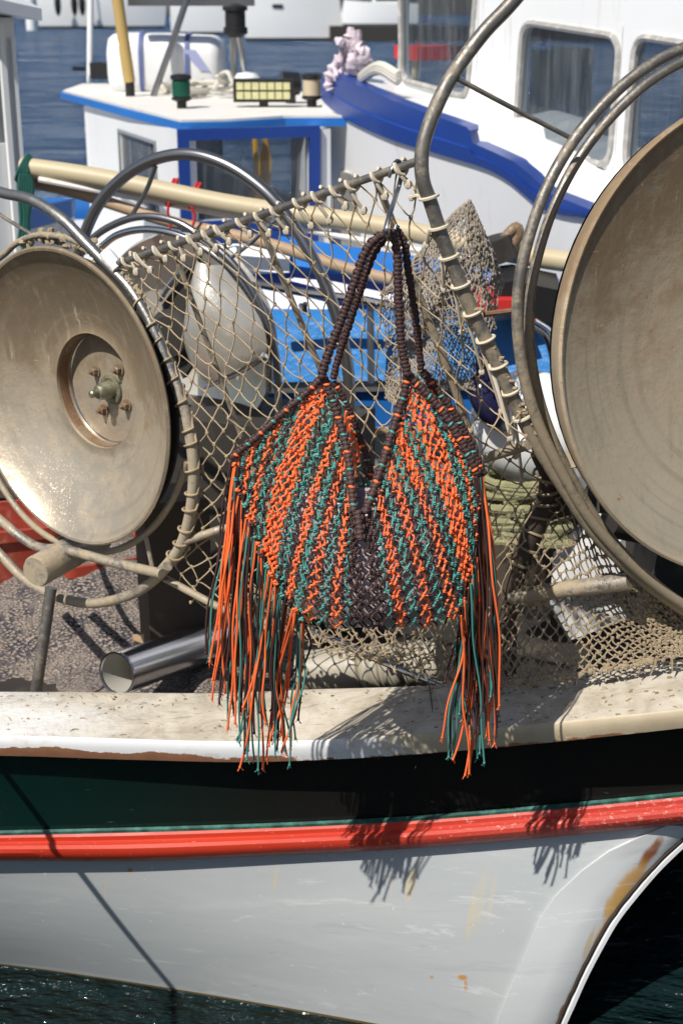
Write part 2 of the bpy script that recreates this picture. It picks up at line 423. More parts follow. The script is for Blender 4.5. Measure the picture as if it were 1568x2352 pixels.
# ------------------------------------------------------------------ water, quay
def water_mat():
    t = NT('harbour_water')
    # dark near, blue far out: the sky's reflection painted into the water colour
    sy = t.n("ShaderNodeSeparateXYZ"); t.l(t.tc.outputs["Object"], sy.inputs[0])
    far = t.ramp(t.math('ADD', sy.outputs[1], t.math('MULTIPLY', t.noise(.8, 3), 1.5)), 4.5-128, 9.0-128)
    t.setc(t.mix(far, (.005, .014, .015), (.007, .052, .13))); t.setr(.05)
    mr = t.n('ShaderNodeMapRange'); mr.inputs['To Min'].default_value = .34; mr.inputs['To Max'].default_value = .05; t.l(far, mr.inputs['Value']); t.l(mr.outputs[0], t.b.inputs['Specular IOR Level'])
    t.b.inputs["IOR"].default_value = 1.33; t.b.inputs["Specular IOR Level"].default_value = .3
    a = t.noise(.75, 6, .66, stretch=(.6, 1.7, 1), dist=.6); b = t.noise(6, 4, .6, stretch=(.8, 1.6, 1))
    calm = t.math('ADD', .28, t.math('MULTIPLY', far, .72))
    t.bump(t.math('MULTIPLY', calm, t.math('ADD', t.math('MULTIPLY', a, 1.0), t.math('MULTIPLY', b, .4))), 1.0, .8)
    # open water: wavelet light and dark painted by noise, plus a glossy share for the sky
    nrm = t.b.inputs["Normal"].links[0].from_socket
    rip = t.ramp(t.math('ADD', t.math('MULTIPLY', t.noise(1.5, 6, .65, stretch=(.45, 1.5, 1), dist=.5), .7), t.math('MULTIPLY', t.noise(.25, 3, .5, stretch=(.5, 1.4, 1)), .3)), .38, .66)
    df = t.n("ShaderNodeBsdfDiffuse"); t.l(t.mix(rip, (.004, .030, .082), (.008, .055, .135)), df.inputs[0])
    gl = t.n("ShaderNodeBsdfGlossy"); gl.inputs["Roughness"].default_value = .16; t.l(nrm, gl.inputs["Normal"])
    m1 = t.n("ShaderNodeMixShader"); t.l(t.math('ADD', .07, t.math('MULTIPLY', rip, .22)), m1.inputs[0]); t.l(df.outputs[0], m1.inputs[1]); t.l(gl.outputs[0], m1.inputs[2])
    m2 = t.n("ShaderNodeMixShader"); t.l(far, m2.inputs[0]); t.l(t.b.outputs[0], m2.inputs[1]); t.l(m1.outputs[0], m2.inputs[2])
    t.l(m2.outputs[0], t.t.nodes["Material Output"].inputs["Surface"])
    return t.m
mb = MB(); mb.poly([V((-150, -4, ZW)), V((150, -4, ZW)), V((150, 260, ZW)), V((-150, 260, ZW))])
tag(mb.build('water', water_mat(), flat=True), kind='structure')
mb = MB(); mb.abox(-14, 14, -9, .45, -2.5, .42)
tag(mb.build('quay', M['quay'], flat=True), kind='structure')
# ------------------------------------------------------------------ near fishing boat
XS = [-700+i*40 for i in range(69)]          # pixel columns
Yg = fcur([(-700, 2.38), (0, 2.34), (600, 2.31), (1000, 2.27), (1568, 2.20), (2100, 2.17)])
oh = fcur([(-700, .034), (0, .034), (500, .046), (1000, .07), (1568, .095), (2100, .11)])
g_in = fcur([(-700, 1600), (0, 1589), (480, 1592), (700, 1584), (1000, 1574), (1250, 1552), (1568, 1514), (2100, 1430)])
g_mid = fcur([(-700, 1700), (0, 1690), (600, 1703), (1000, 1682), (1568, 1628), (2100, 1555)])
g_bot = fcur([(-700, 1738), (0, 1736), (300, 1745), (600, 1750), (1000, 1729), (1568, 1672), (2100, 1600)])
s_bot = fcur([(-700, 1925), (0, 1915), (600, 1899), (1000, 1878), (1568, 1826), (2100, 1765)])
r_bot = fcur([(-700, 1985), (0, 1977), (300, 1978), (600, 1966), (1000, 1945), (1568, 1893), (2100, 1830)])
wl = fcur([(-700, 2150), (0, 2215), (400, 2273), (850, 2352), (1300, 2440), (1568, 2500)])
x_in = fcur([(1880, 1560), (1915, 1478), (1960, 1385), (2070, 1262), (2220, 1192), (2352, 1140), (2520, 1085), (2800, 1000)])
x_out = fcur([(1880, 1625), (1925, 1568), (1990, 1500), (2060, 1440), (2110, 1402), (2180, 1362), (2240, 1331), (2310, 1300), (2352, 1281), (2520, 1215), (2800, 1110)])
boat = empty('fishing_boat', P(600, 1950, 2.9), 'wooden fishing boat with red rubbing strake, dark green topside and grey white hull', 'boat')
def fixmat(m, o): return m
# gunwale (cap rail)
def grow(fn): return [fn(x) for x in XS]
rows = [grow(lambda x: P(x, g_in(x)+26, Yg(x)+.185)),
        grow(lambda x: P(x, g_in(x), Yg(x)+.18)),
        grow(lambda x: P(x, lerp(g_in(x), g_mid(x), .03), Yg(x)+.168)),
        grow(lambda x: P(x, lerp(g_in(x), g_mid(x), .5), Yg(x)+.085)),
        grow(lambda x: P(x, lerp(g_in(x), g_mid(x), .72), Yg(x)+.048)),
        grow(lambda x: P(x, lerp(g_in(x), g_mid(x), .80), Yg(x)+.034)),
        grow(lambda x: P(x, lerp(g_in(x), g_mid(x), .93), Yg(x)+.013)),
        grow(lambda x: P(x, g_mid(x), Yg(x)+.002))]
for k, r in enumerate(rows):
    for i, p in enumerate(r):
        p.z += (math.sin(i*1.7+k)*.0012+math.sin(i*.53+k*2)*.0016) if 1 < k < 7 else 0
mb = MB(); mb.grid(rows); mb.build('gunwale', M['gunwale'], boat, 60)
mb = MB()
face_rows = [(0, 0), (.12, -.003), (.45, -.004), (.75, -.003), (1, 0)]
frows = [grow(lambda x: P(x, lerp(g_mid(x), g_bot(x), a), Yg(x)+.001+b)) for a, b in face_rows]
frows.append(grow(lambda x: P(x, g_bot(x), Yg(x))+V((0, oh(x)+.03, -.002))))
mb.grid(frows)
gf = mb.build('gunwale_edge', peel_mat(), boat, 60)
at = gf.data.attributes.new('edge', 'FLOAT', 'POINT')
vals = []
for k in range(len(frows)):
    for x in XS:
        kk = [0, .1, .5, .85, 1.1, 1.1][k]
        vals.append(kk*lerp(.92, .55, sstep(-100, 900, x)))
at.data.foreach_set('value', vals)
# crumbs of mud, straw and flaked paint lying on the cap rail
mb = MB(); rg = random.Random(31)
for i in range(420):
    x = rg.uniform(-60, 1620); k = rg.random(); q = P(x, lerp(g_in(x), g_mid(x), k), Yg(x)+lerp(.17, .004, k))
    if rg.random() < .8 + .0*x:
        z = rg.uniform(.0008, .0022)*(1.6 if x > 1000 else 1)
        mb.blob(q+V((0, 0, z*.3)), V((z*rg.uniform(1, 2.2), 0, 0)), V((0, z, 0)), V((0, 0, z*.7)), 5, 4, jit=.3)
    else:
        an = rg.uniform(0, 3.1); L_ = rg.uniform(.006, .02); d = V((math.cos(an), math.sin(an)*.6, .08))*L_
        mb.tube([q+V((0, 0, .001)), q+d*.5+V((0, 0, .003)), q+d+V((0, 0, .001))], .0007, 4)
tag(mb.build('debris', paint('straw_and_mud_crumbs', (.3, .22, .13), .9, .5, 60, .4, (.12, .08, .05), 50), boat), kind='stuff')
# butt joint of the cap rail
mb = MB()
for x0_, dz in ((985, .0),):
    mb.tube([P(x0_+k*1.5, lerp(g_in(x0_), g_mid(x0_), k/10), Yg(x0_)+lerp(.168, .004, k/10))+V((0, 0, .0005)) for k in range(11)], .0011, 5)
mb.build('rail_joint', M['darkwood'], boat)
mb = MB(); q = [P(x, y, Yg(x)+d) for x, y, d in ((1000, 1590, .15), (1085, 1582, .15), (1110, 1640, .055), (1020, 1655, .05))]
mb.prism(q, V((0, 0, .007))); mb.build('rail_patch', M['gunwale'], boat, 30)
# dark topside strake
def Ys(x): return Yg(x)+oh(x)
rows = [grow(lambda x: P(x, lerp(g_bot(x)-6, s_bot(x)+4, k), Ys(x)+.012*k+.006*math.sin(k*3.14))) for k in (0, .2, .4, .6, .8, 1)]
t = NT('dark_green_topside')
sx = t.n("ShaderNodeSeparateXYZ"); t.l(t.tc.outputs["Object"], sx.inputs[0])
c = t.mix(t.ramp(t.math('ADD', sx.outputs[0], t.math('MULTIPLY', t.noise(2.2, 5, .6, stretch=(.5, 1, 1)), .5)), -.3, .5), (.002, .016, .013), (.010, .009, .008))  # green where sunlit at left, shade towards the bow painted in as near black
sc = t.ramp(t.noise(70, 4, .6, stretch=(.3, 1, 1)), .68, .74)
c = t.mix(t.math('MULTIPLY', sc, .3), c, (.12, .14, .13))
t.setc(c); t.setr(.22); t.bump(t.noise(12, 6, .6, stretch=(.4, 1, 1)), .12, .003)
mb = MB(); mb.grid(rows); mb.build('topside', t.m, boat)
# thin teal line on the joint
t = NT('teal_joint_line'); n = t.noise(40, 5); t.setc(t.mix(t.ramp(n, .4, .75), (.006, .06, .048), (.05, .2, .16))); t.setr(.45)
mb = MB(); mb.tube([P(x, s_bot(x)-2, Ys(x)+.006) for x in XS], .0055, 6); mb.build('joint_line', t.m, boat)
# red rubbing strake
def rub(k, d): return grow(lambda x: P(x, lerp(s_bot(x), r_bot(x), k), Ys(x)+.014-d))
prof = [(0, -.004), (.05, .012), (.16, .017), (.30, .018), (.37, .022), (.45, .03), (.58, .0365), (.72, .038), (.86, .034), (.96, .025), (1, .014), (.99, -.01)]
mb = MB(); mb.grid([rub(*p) for p in prof]); mb.build('rubbing_strake', M['red'], boat, 30)
# lower hull
def hull_pt(x, k):
    a = P(x, r_bot(x)-6, Ys(x)+.016); b = PZ(x, wl(x), ZW)
    p = a.lerp(b, k); p.y -= .018*math.sin(min(k, 1)*math.pi); return p
def project(p):
    d = p-CAM; u = d.y*cT-d.z*sT
    return 784+F*d.x/u, 1176-F*(d.z*cT+d.y*sT)/u
KS = [0, .03, .08, .15, .25, .35, .45, .55, .65, .75, .85, .95, 1.0, 1.1, 1.3, 1.6]
rows = []; stem_in = []
for k in KS:
    x = 1300
    for _ in range(25):
        _, py = project(hull_pt(x, k)); x = lerp(x, x_in(py), .6)
    rows.append([hull_pt(lerp(-700, x, i/60), k) for i in range(61)])
    stem_in.append(rows[-1][-1])
ob = V(boat["origin_at"])
def hp(px, py):
    best = min((( (project(q)[1]-py)**2, q) for q in (hull_pt(px, k/60) for k in range(75))), key=lambda e: e[0])
    return P(px, py, best[1].y)-ob
RUST = (.42, .2, .05); FADE = (.55, .42, .2)
M['hull'] = hull_mat('grey_white_hull_paint', (.29, .315, .325), (.44, .455, .455), .24, [
(hp(905, 1975), hp(880, 2240), .008, FADE, .45), (hp(955, 1972), hp(930, 2080), .012, FADE, .5),
    (hp(1118, 1975), hp(1085, 2170), .014, FADE, .2), (hp(1140, 1990), hp(1116, 2140), .008, FADE, .2), (hp(1096, 2010), hp(1066, 2190), .010, FADE, .3),
    (hp(1062, 2236), hp(1062, 2254), .012, RUST, .95), (hp(1068, 2244), hp(1069, 2285), .005, RUST, .7),
    (hp(298, 1992), hp(300, 2006), .007, RUST, .9), (hp(860, 2060), hp(820, 2220), .004, FADE, .3), (hp(990, 2240), hp(992, 2250), .005, RUST, .7),
    (hp(1500, 1930), hp(1440, 1990), .012, FADE, .35), (hp(640, 1972), hp(626, 2060), .007, FADE, .25), (hp(250, 1985), hp(236, 2110), .006, FADE, .25)])
mb = MB(); mb.grid(rows); mb.build('hull', M['hull'], boat, 60)
# algae band at the waterline
t = NT('waterline_algae'); n = t.noise(20, 6)
t.setc(t.mix(n, (.05, .035, .012), (.14, .1, .035))); t.setr(.6)
mb = MB()
zr = []
for off, kk in ((-.0025, .985), (-.0025, 1.012), (-.0025, 1.3)):
    zr.append([hull_pt(x, kk)+V((0, off, 0)) for x in range(-700, 1101, 40)])
mb.grid(zr); mb.build('waterline_growth', t.m, boat)
# stem post
rows = []
stem_out = []
for k, p in zip(KS, stem_in):
    px, py = project(p); q = P(x_out(py), py, p.y+.015); stem_out.append(q)
    up = V((-.004, -.008, 0))
    rows.append([p+V((0, .004, 0)), p+up, p.lerp(q, .5)+up*1.3, p.lerp(q, .92)+up, q, q+V((-.003, .02, 0)), q+V((-.10, .14, 0))])
def sp(px, py):
    q = min(stem_out, key=lambda q: abs(project(q)[1]-py)); return P(px, py, q.y-.008)-ob
M['stem'] = hull_mat('white_stem_paint', (.54, .56, .57), (.64, .655, .66), .32, [
    (sp(1538, 1885), sp(1446, 2020), .018, (.28, .085, .015), .95), (sp(1500, 1950), sp(1375, 2145), .030, (.60, .33, .08), .9), (sp(1448, 2035), sp(1398, 2122), .03, (.62, .38, .11), .85), (sp(1425, 2075), sp(1350, 2195), .012, (.6, .36, .1), .8),
    (sp(1300, 2300), sp(1285, 2352), .012, (.3, .1, .03), .9), (sp(1256, 2190), sp(1262, 2215), .006, RUST, .6),
    (sp(1370, 2110), sp(1330, 2220), .008, FADE, .7)], False)
mb = MB(); mb.grid(rows); mb.build('stem', M['stem'], boat, 40)
so = Arc(catmull(stem_out, 4))
cr = [so(i/60)+V((-.003, -.004, 0)) for i in range(61)]
mb = MB(); mb.tube([c+V((random.uniform(-.001, .001), 0, random.uniform(-.001, .001))) for c in cr], .0042, 5); mb.build('stem_seam', paint('rust_black_seam', (.03, .018, .012), .8, .3, 30, .3, (.2, .07, .02), 30), boat)
mb = MB(); mb.tube([c+V((.011, .006, -.004)) for c in cr], .0085, 6); mb.build('stem_band', M['white'], boat)
# inside of the boat: deck and far bulwark
mb = MB(); mb.abox(-1.6, 1.25, 2.5, 3.55, .34, .38); mb.build('deck', M['dark'], boat)
mb = MB()
rows = [[V((x, 3.5+d-.12*x, z)) for x in (-1.6, -1, -.4, .2, .8, 1.3)] for d, z in ((0, -.1), (.02, .62), (-.01, .63), (-.01, .66), (.12, .66), (.12, .62), (.1, -.1))]
mb.grid(rows); mb.build('far_bulwark', M['darkwood'], boat)
mb = MB()   # inner side of near bulwark
mb.grid([[P(x, g_in(x)+4, Yg(x)+.183) for x in XS], [P(x, g_in(x)+4, Yg(x)+.183)-V((0, 0, .3)) for x in XS]])
mb.build('inner_planking', M['darkwood'], boat)
# boat's deck clutter ---------------------------------------------------------
mb = MB()
rows = []
for j in range(34):
    r = []
    for i in range(60):
        x = lerp(-1.25, .02, i/59); y = lerp(2.46, 3.45, j/33)
        z = .455+.035*math.sin(x*9+y*4)+.03*math.sin(y*11-x*5)+.06*sstep(3.0, 3.4, y)+random.uniform(-.006, .006)
        z += .05*math.sin(x*4+1.3)*math.sin(y*5)
        r.append(V((x, y, z-.12*sstep(-.12, .02, x))))
    rows.append(r)
mb.grid(rows)
t = NT('heaped_grey_netting')
vo = t.n("ShaderNodeTexVoronoi"); vo.inputs["Scale"].default_value = 130
mp = t.n("ShaderNodeMapping"); mp.inputs["Rotation"].default_value = (0, 0, .6); mp.inputs["Scale"].default_value = (.75, 1.9, 1)
t.l(t.tc.outputs["Object"], mp.inputs[0]); t.l(mp.outputs[0], vo.inputs["Vector"])
c = t.mix(t.noise(6, 6), (.24, .19, .16), (.44, .37, .31))
holes = t.ramp(vo.outputs["Distance"], .42, .62)
c = t.mix(t.math('MULTIPLY', holes, t.ramp(t.noise(9, 6, .65), .35, .6)), c, (.04, .04, .06)); c = t.mix(t.math('MULTIPLY', t.ramp(t.noise(130, 4), .6, .68), .8), c, (.55, .5, .44))
t.setc(c); t.setr(.95); t.bump(t.math('ADD', t.math('MULTIPLY', holes, -.8), t.noise(60, 6, .7)), 1, .012)
tag(mb.build('fishing_net', t.m), 'grey brown fishing nets heaped on the deck beneath the left steel dish', 'fishing net')
def tub(c, w, d, h, ang, label):
    e = empty('plastic_tub', c, label, 'tub', 'red tubs on the net heap')
    R = Matrix.Rotation(ang, 3, 'Z')
    def rect(s, z, rr=.03):
        pts = []
        for sx, sy in ((1, 1), (-1, 1), (-1, -1), (1, -1)):
            for a in range(4):
                th = math.atan2(sy, sx)-math.pi/4+a*math.pi/6
                pts.append(c+R @ V((sx*(w/2*s-rr)+rr*math.cos(th), sy*(d/2*s-rr)+rr*math.sin(th), z)))
        return pts
    b = MB(); b.grid([rect(.9, 0), rect(1, h), rect(.96, h), rect(.87, .01)], closed=True)
    b.poly(rect(.9, .0)); b.poly(rect(.87, .012)); b.build('tub_body', M['redtub'], e)
    b = MB(); b.grid([rect(1.01, h-.02), rect(1.09, h-.02), rect(1.09, h+.008), rect(.96, h+.008), rect(.96, h-.002)], closed=True)
    b.build('tub_rim', M['redtub'], e)
tub(PZ(235, 1335, .49), .22, .2, .085, .45, 'low red tub with its rim behind the steel dish, right of the pair')
tub(PZ(20, 1318, .50), .25, .22, .15, .3, 'taller red tub cut by the left frame edge, left of the pair')
# polished pipe
mb = MB()
p0, p1 = P(268, 1547, 2.60), P(560, 1450, 2.98)
ax = (p1-p0).normalized()
r0 = .0435
mb.revolve([(r0-.003, .6), (r0-.003, .004)], p0, ax, 40, m=1)
mb.revolve([(r0-.003, .004), (r0-.0025, .0), (r0+.0015, -.001), (r0+.002, .004), (r0, .006), (r0, .6)], p0, ax, 40)
tag(mb.build('steel_pipe', [M['pipe'], paint('dull_pipe_inside', (.45, .43, .38), .6, .3, 12, .3, (.25, .22, .18), 20)], None, 30), 'polished stainless steel pipe with open end lying on the nets behind the gunwale', 'pipe')
# wooden bitt
e = empty('wooden_bitt', P(410, 1500, 2.95), 'dark weathered wooden post standing on deck between left dish and bag', 'post')
mb = MB()
a = P(408, 1510, 2.95); mb.box(a+V((0, 0, .2)), V((.068, .02, 0)), V((-.02, .06, 0)), V((0, 0, .2))); mb.build('post_body', M['darkwood'], e)
mb = MB(); mb.box(a+V((0, 0, .01)), V((.085, .025, 0)), V((-.025, .08, 0)), V((0, 0, .022))); mb.build('post_base', M['wood'], e)
# ------------------------------------------------------------------ haulers
nL = V((-.643, -.766, 0)).normalized(); pL0 = P(397, 1000, 2.50)
nR = V((.34, -.93, .10)).normalized(); pR0 = P(1283, 850, 2.2)
def onL(pts, off=0): return [PL(x, y, pL0+nL*off, nL) for x, y in pts]
def onR(pts, off=0): return [PL(x, y, pR0+nR*off, nR) for x, y in pts]
def fit_circle(pts, n):
    u = V((0, 0, 1)); u = (u-n*u.dot(n)).normalized(); w = u.cross(n).normalized(); o = pts[0]
    S = [[0]*4 for _ in range(3)]
    for p in pts:
        a, b = (p-o).dot(w), (p-o).dot(u); row = (2*a, 2*b, 1); rhs = a*a+b*b
        for i in range(3):
            for j in range(3): S[i][j] += row[i]*row[j]
            S[i][3] += row[i]*rhs
    m = Matrix([r[:3] for r in S]).inverted() @ V([r[3] for r in S])
    return o+w*m[0]+u*m[1], math.sqrt(m[2]+m[0]**2+m[1]**2)
cL, RL = fit_circle(onL([(130, 569), (250, 620), (340, 760), (390, 920), (396, 1020), (370, 1130), (310, 1220), (215, 1262), (120, 1230), (0, 1105), (0, 600)]), nL)
cR, RR = fit_circle(onR([(1568, 281), (1480, 342), (1400, 440), (1320, 620), (1284, 850), (1312, 1020), (1380, 1150), (1568, 1300)]), nR)
RL *= .97
hl = empty('net_hauler', V((cL.x, cL.y, .4)), 'net hauler on the left with bolted hub in a stained steel dish', 'net hauler', 'net haulers')
mb = MB()
rec = .113/.29*RL
mb.revolve([(RL*.93, -.024), (RL*.985, -.012), (RL+.001, -.004), (RL-.003, .001), (RL-.008, 0), (RL*.95, -.008), (RL*.88, -.022), (RL*.75, -.046), (RL*.6, -.066), (rec*1.2, -.083), (rec*1.05, -.084), (rec*1.01, -.082), (rec, -.087), (rec-.002, -.118), (rec-.006, -.121)], cL, nL, 96)
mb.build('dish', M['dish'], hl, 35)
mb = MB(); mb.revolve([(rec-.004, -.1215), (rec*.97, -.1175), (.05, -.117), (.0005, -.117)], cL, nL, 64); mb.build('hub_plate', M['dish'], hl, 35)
mb = MB()
mb.tube([cL+nL*(-.116)+(V((0, 0, 1))*math.cos(a)+nL.cross(V((0, 0, 1)))*math.sin(a))*(rec-.003) for a in [2*math.pi*i/72 for i in range(72)]], .0028, 6, closed=True)
mb.build('weld_bead', M['chrome'], hl)
mb = MB(); mb.tube([cL+nL*(-.100)+(V((0, 0, 1))*math.cos(a)+nL.cross(V((0, 0, 1)))*math.sin(a))*(rec-.001) for a in [2*math.pi*i/72 for i in range(72)]], .012, 6, closed=True, flat=.12, up=nL)
mb.build('recess_rust', M['rusty'], hl)
# rear flange and groove
mb = MB(); mb.revolve([(RL*.925, -.025), (RL*.88, -.03), (RL*.88, -.04), (RL*.93, -.044), (RL*.93, -.05), (RL*.6, -.12), (RL*.5, -.18), (.001, -.18)], cL, nL, 80); mb.build('rear_flange', M['dark'], hl, 35)
hubc = PL(258, 893, cL-nL*.117, nL)
def hexbolt(c, n, r, h, parent):
    e = MB(); u = V((0, 0, 1)); w = n.cross(u).normalized()
    e.revolve([(r*1.45, 0), (r*1.45, h*.25), (r*1.0, h*.25)], c, n, 20)
    e.revolve([(r, h*.25), (r, h*.9), (r*.85, h), (.0003, h)], c, n, 6)
    e.revolve([(r*.5, h), (r*.5, h*1.5), (r*.42, h*1.6), (.0003, h*1.6)], c, n, 12)
    return e.build('bolt', M['rusty'], parent, 30)
bolts = [PL(x, y, cL-nL*.1165, nL) for x, y in ((222, 852), (276, 849), (293, 931), (241, 941))]
for b in bolts: hexbolt(b, nL, .0085, .013, hl)
mb = MB(); mb.revolve([(.03, 0), (.03, .006), (.024, .007), (.018, .004), (.016, .035), (.012, .04), (.008, .04), (.008, .055), (.005, .058), (.0003, .058)], hubc-nL*.0, nL, 24)
mb.build('shaft', steel_mat('greenish_bronze', (.27, .27, .2), (.25, .18, .1), .4, .4, .7, .4, 30, False), hl, 35)
# guard ring and inner ring of the left hauler
def ring(pts, w, name, mat, parent, Y, n=12, closed=False):
    b = MB(); b.tube(catmull(pts, 7, closed), W(w, Y)/2, n, closed=closed); return b.build(name, mat, parent)
ringL = onL([(-120, 400), (0, 441), (70, 458), (140, 500), (200, 560), (250, 612), (300, 665), (345, 740), (385, 830), (420, 930), (440, 1020), (445, 1100), (435, 1190), (412, 1260), (372, 1312)], -.05)
M['hoop'] = steel_mat('part_muddy_hoop', (.27, .265, .26), (.42, .35, .25), .34, .36, .8, .25, 10, False, (.55, 1.0, .3))
ring(ringL, 27, 'guard_ring', M['hoop'], hl, 2.55)
low = onL([(-60, 1205), (0, 1272), (60, 1332), (130, 1370), (210, 1386), (290, 1370), (345, 1340), (385, 1300)], -.03)
ring(low, 25, 'guard_ring', M['tubemud'], hl, 2.6)
innerL = onL([(-80, 960), (0, 1108), (55, 1185), (120, 1238), (200, 1266), (270, 1262), (340, 1222), (395, 1150), (430, 1060)], -.045)
ring(innerL, 17, 'inner_ring', M['tubemud'], hl, 2.6)
top2 = onL([(-80, 640), (0, 592), (40, 558), (90, 540), (160, 548), (210, 575), (250, 612)], -.06)
ring(top2, 15, 'inner_ring', M['tubemud'], hl, 2.7)
ring(onL([(-60, 440), (0, 492), (85, 545)], -.06), 9, 'spoke', M['tube'], hl, 2.7, 8)
ring(onL([(335, 1232), (352, 1312)], -.045), 11, 'spoke', M['tubemud'], hl, 2.6, 8)
ring(onL([(392, 1018), (430, 1025)], -.06), 9, 'spoke', M['tubemud'], hl, 2.6, 8)
ring([PL(-60, 1140, pL0, nL), PL(70, 1248, pL0, nL), PL(150, 1262, pL0, nL), PL(260, 1292, pL0, nL), PL(372, 1318, pL0, nL)], 24, 'cross_bar', M['tubemud'], hl, 2.6)
b0 = PL(96, 1306, pL0+nL*.06, nL)
mb = MB(); mb.revolve([(.001, .02), (.030, .02), (.033, .014), (.033, -.2), (.001, -.2)], b0, (nL+V((.1, -.35, 0))).normalized(), 28); mb.build('bearing_boss', M['tubemud'], hl)
mb = MB(); mb.tube([PL(118, 1350, pL0, nL), P(82, 1600, 2.72), P(70, 1690, 2.72)], .0125, 12); mb.build('leg', M['tube'], hl)
mb = MB(); a = PL(257, 600, pL0-nL*.05, nL)
tt = (PL(270, 625, pL0-nL*.05, nL)-PL(243, 590, pL0-nL*.05, nL)); mb.tube([a-tt*.55, a-tt*.2, a+tt*.2, a+tt*.55], [.0125, .0145, .0135, .0125], 9); mb.build('tape_wrap', M['tape'], hl)
mb = MB()
for i in range(60):
    tq = random.random(); p = Arc(top2)(tq); s = random.uniform(.004, .009)
    if tq > .45: mb.blob(p+V((random.uniform(-.01, .03), 0, random.uniform(-.012, .012))), V((s, 0, 0)), V((0, s, 0)), V((0, 0, s)), 6, 4, jit=.3)
for i in range(40):
    a = math.radians(random.uniform(-5, 40)); s = random.uniform(.003, .006)
    p = cL+nL*(-.05)+(V((0, 0, 1))*math.cos(a)-nL.cross(V((0, 0, 1)))*math.sin(a))*(RL*.98)
    mb.blob(p, V((s, 0, 0)), V((0, s, 0)), V((0, 0, s)), 6, 4, jit=.3)
tag(mb.build('mud_clods', M['mud'], hl), kind='stuff')
# ---- right hauler
hr = empty('net_hauler', V((cR.x, cR.y, .6)), 'net hauler on the right with the largest plain steel dish and double inner ring', 'net hauler', 'net haulers')
mb = MB()
mb.revolve([(RR*.97, -.05), (RR*.995, -.02), (RR+.001, -.006), (RR+.001, -.001), (RR-.003, .002), (RR-.006, .001), (RR-.008, -.003), (RR*.95, -.007), (RR*.88, -.016), (RR*.78, -.028), (RR*.68, -.038), (RR*.57, -.047), (RR*.45, -.055), (RR*.3, -.061), (RR*.15, -.065), (.001, -.066)], cR, nR, 128)
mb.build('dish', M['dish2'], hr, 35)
mb = MB(); mb.revolve([(RR*.965, -.06), (RR*.6, -.14), (RR*.6, -.2), (RR*.3, -.2)], cR, nR, 80); mb.build('rear_flange', M['dark'], hr, 35)
ringR_px = [(1330, -180), (1180, 0), (1110, 75), (1040, 170), (995, 260), (970, 340), (970, 410), (990, 470), (1020, 560), (1075, 695), (1130, 810), (1185, 930), (1225, 1010), (1290, 1115), (1370, 1230), (1460, 1318), (1568, 1398), (1680, 1460)]
ringR = onR(ringR_px, -.07)
ring(ringR, 33, 'guard_ring', M['tubeR'], hr, 2.15, 16)
inn = [(1720, 70), (1568, 123), (1450, 195), (1340, 312), (1262, 445), (1214, 590), (1197, 715), (1208, 850), (1243, 975), (1298, 1090), (1368, 1205), (1460, 1305), (1568, 1390), (1680, 1450)]
ring(onR([(x-10, y-8) for x, y in inn], -.055), 26, 'inner_ring', M['tubeR'], hr, 2.25, 14)
ring(onR([(x+17, y+11) for x, y in inn], -.09), 24, 'inner_ring', M['tubeR'], hr, 2.25, 14)
ring(onR([(1052, 182), (1180, 250), (1310, 317)], -.065), 11, 'spoke', M['tube'], hr, 2.2, 8)
ring(onR([(1112, 722), (1186, 713)], -.065), 13, 'spoke', M['rusty'], hr, 2.3, 8)
mb = MB()
for i in range(130):
    tq = random.uniform(.45, 1); ar = Arc(catmull(ringR, 4)); p = ar(tq); s = random.uniform(.002, .005)
    mb.blob(p+V((random.uniform(-.006, .008), -.008, .011)), V((s*1.4, 0, 0)), V((0, s, 0)), V((0, 0, s*.8)), 6, 4, jit=.3)
tag(mb.build('mud_clods', M['mud'], hr), kind='stuff')
mb = MB()
mb.tube([PL(1335, 1090, pR0, nR-V((0, 0, 0)))+V((0, .09, 0)), P(1440, 1068, 2.62)], .017, 12); mb.build('axle_bracket', M['tubemud'], hr)
mb = MB()
mb.tube([P(1370, 1140, 2.45), P(1500, 1165, 2.6), P(1640, 1200, 2.6)], .03, 12); mb.build('axle_arm', M['dark'], hr)
mb = MB(); mb.box(P(1560, 1290, 2.85), V((.105, .02, 0)), V((-.02, .1, 0)), V((.01, 0, .10))); mb.tube([P(1400, 1190, 2.7), P(1600, 1230, 2.75)], .04, 14); mb.build('gearbox', M['dark'], hr, 30)
mb = MB(); mb.tube([P(1175, 1372, 2.42), P(1300, 1353, 2.36), P(1445, 1335, 2.3)], .0155, 14); mb.build('cross_bar', M['tubemud'], hr)
mb = MB(); mb.tube([P(1110, 1053, 2.32), P(1212, 1022, 2.24)], .0088, 12); mb.build('cross_bar', M['tubemud'], hr)
mb = MB(); mb.tube(catmull([P(1232, 1040, 2.34), P(1256, 1100, 2.36), P(1250, 1160, 2.38), P(1215, 1240, 2.4), P(1185, 1310, 2.42), P(1165, 1400, 2.44), P(1160, 1560, 2.46)], 5), [.012]*5+[.016]*6+[.02]*20, 12); mb.build('leg', M['darkwood'], hr)
mb = MB(); c = P(1275, 1150, 2.4); mb.box(c, V((.028, 0, .008)), V((.008, .03, 0)), V((-.006, 0, .024))); mb.build('block', M['darkwood'], hr)
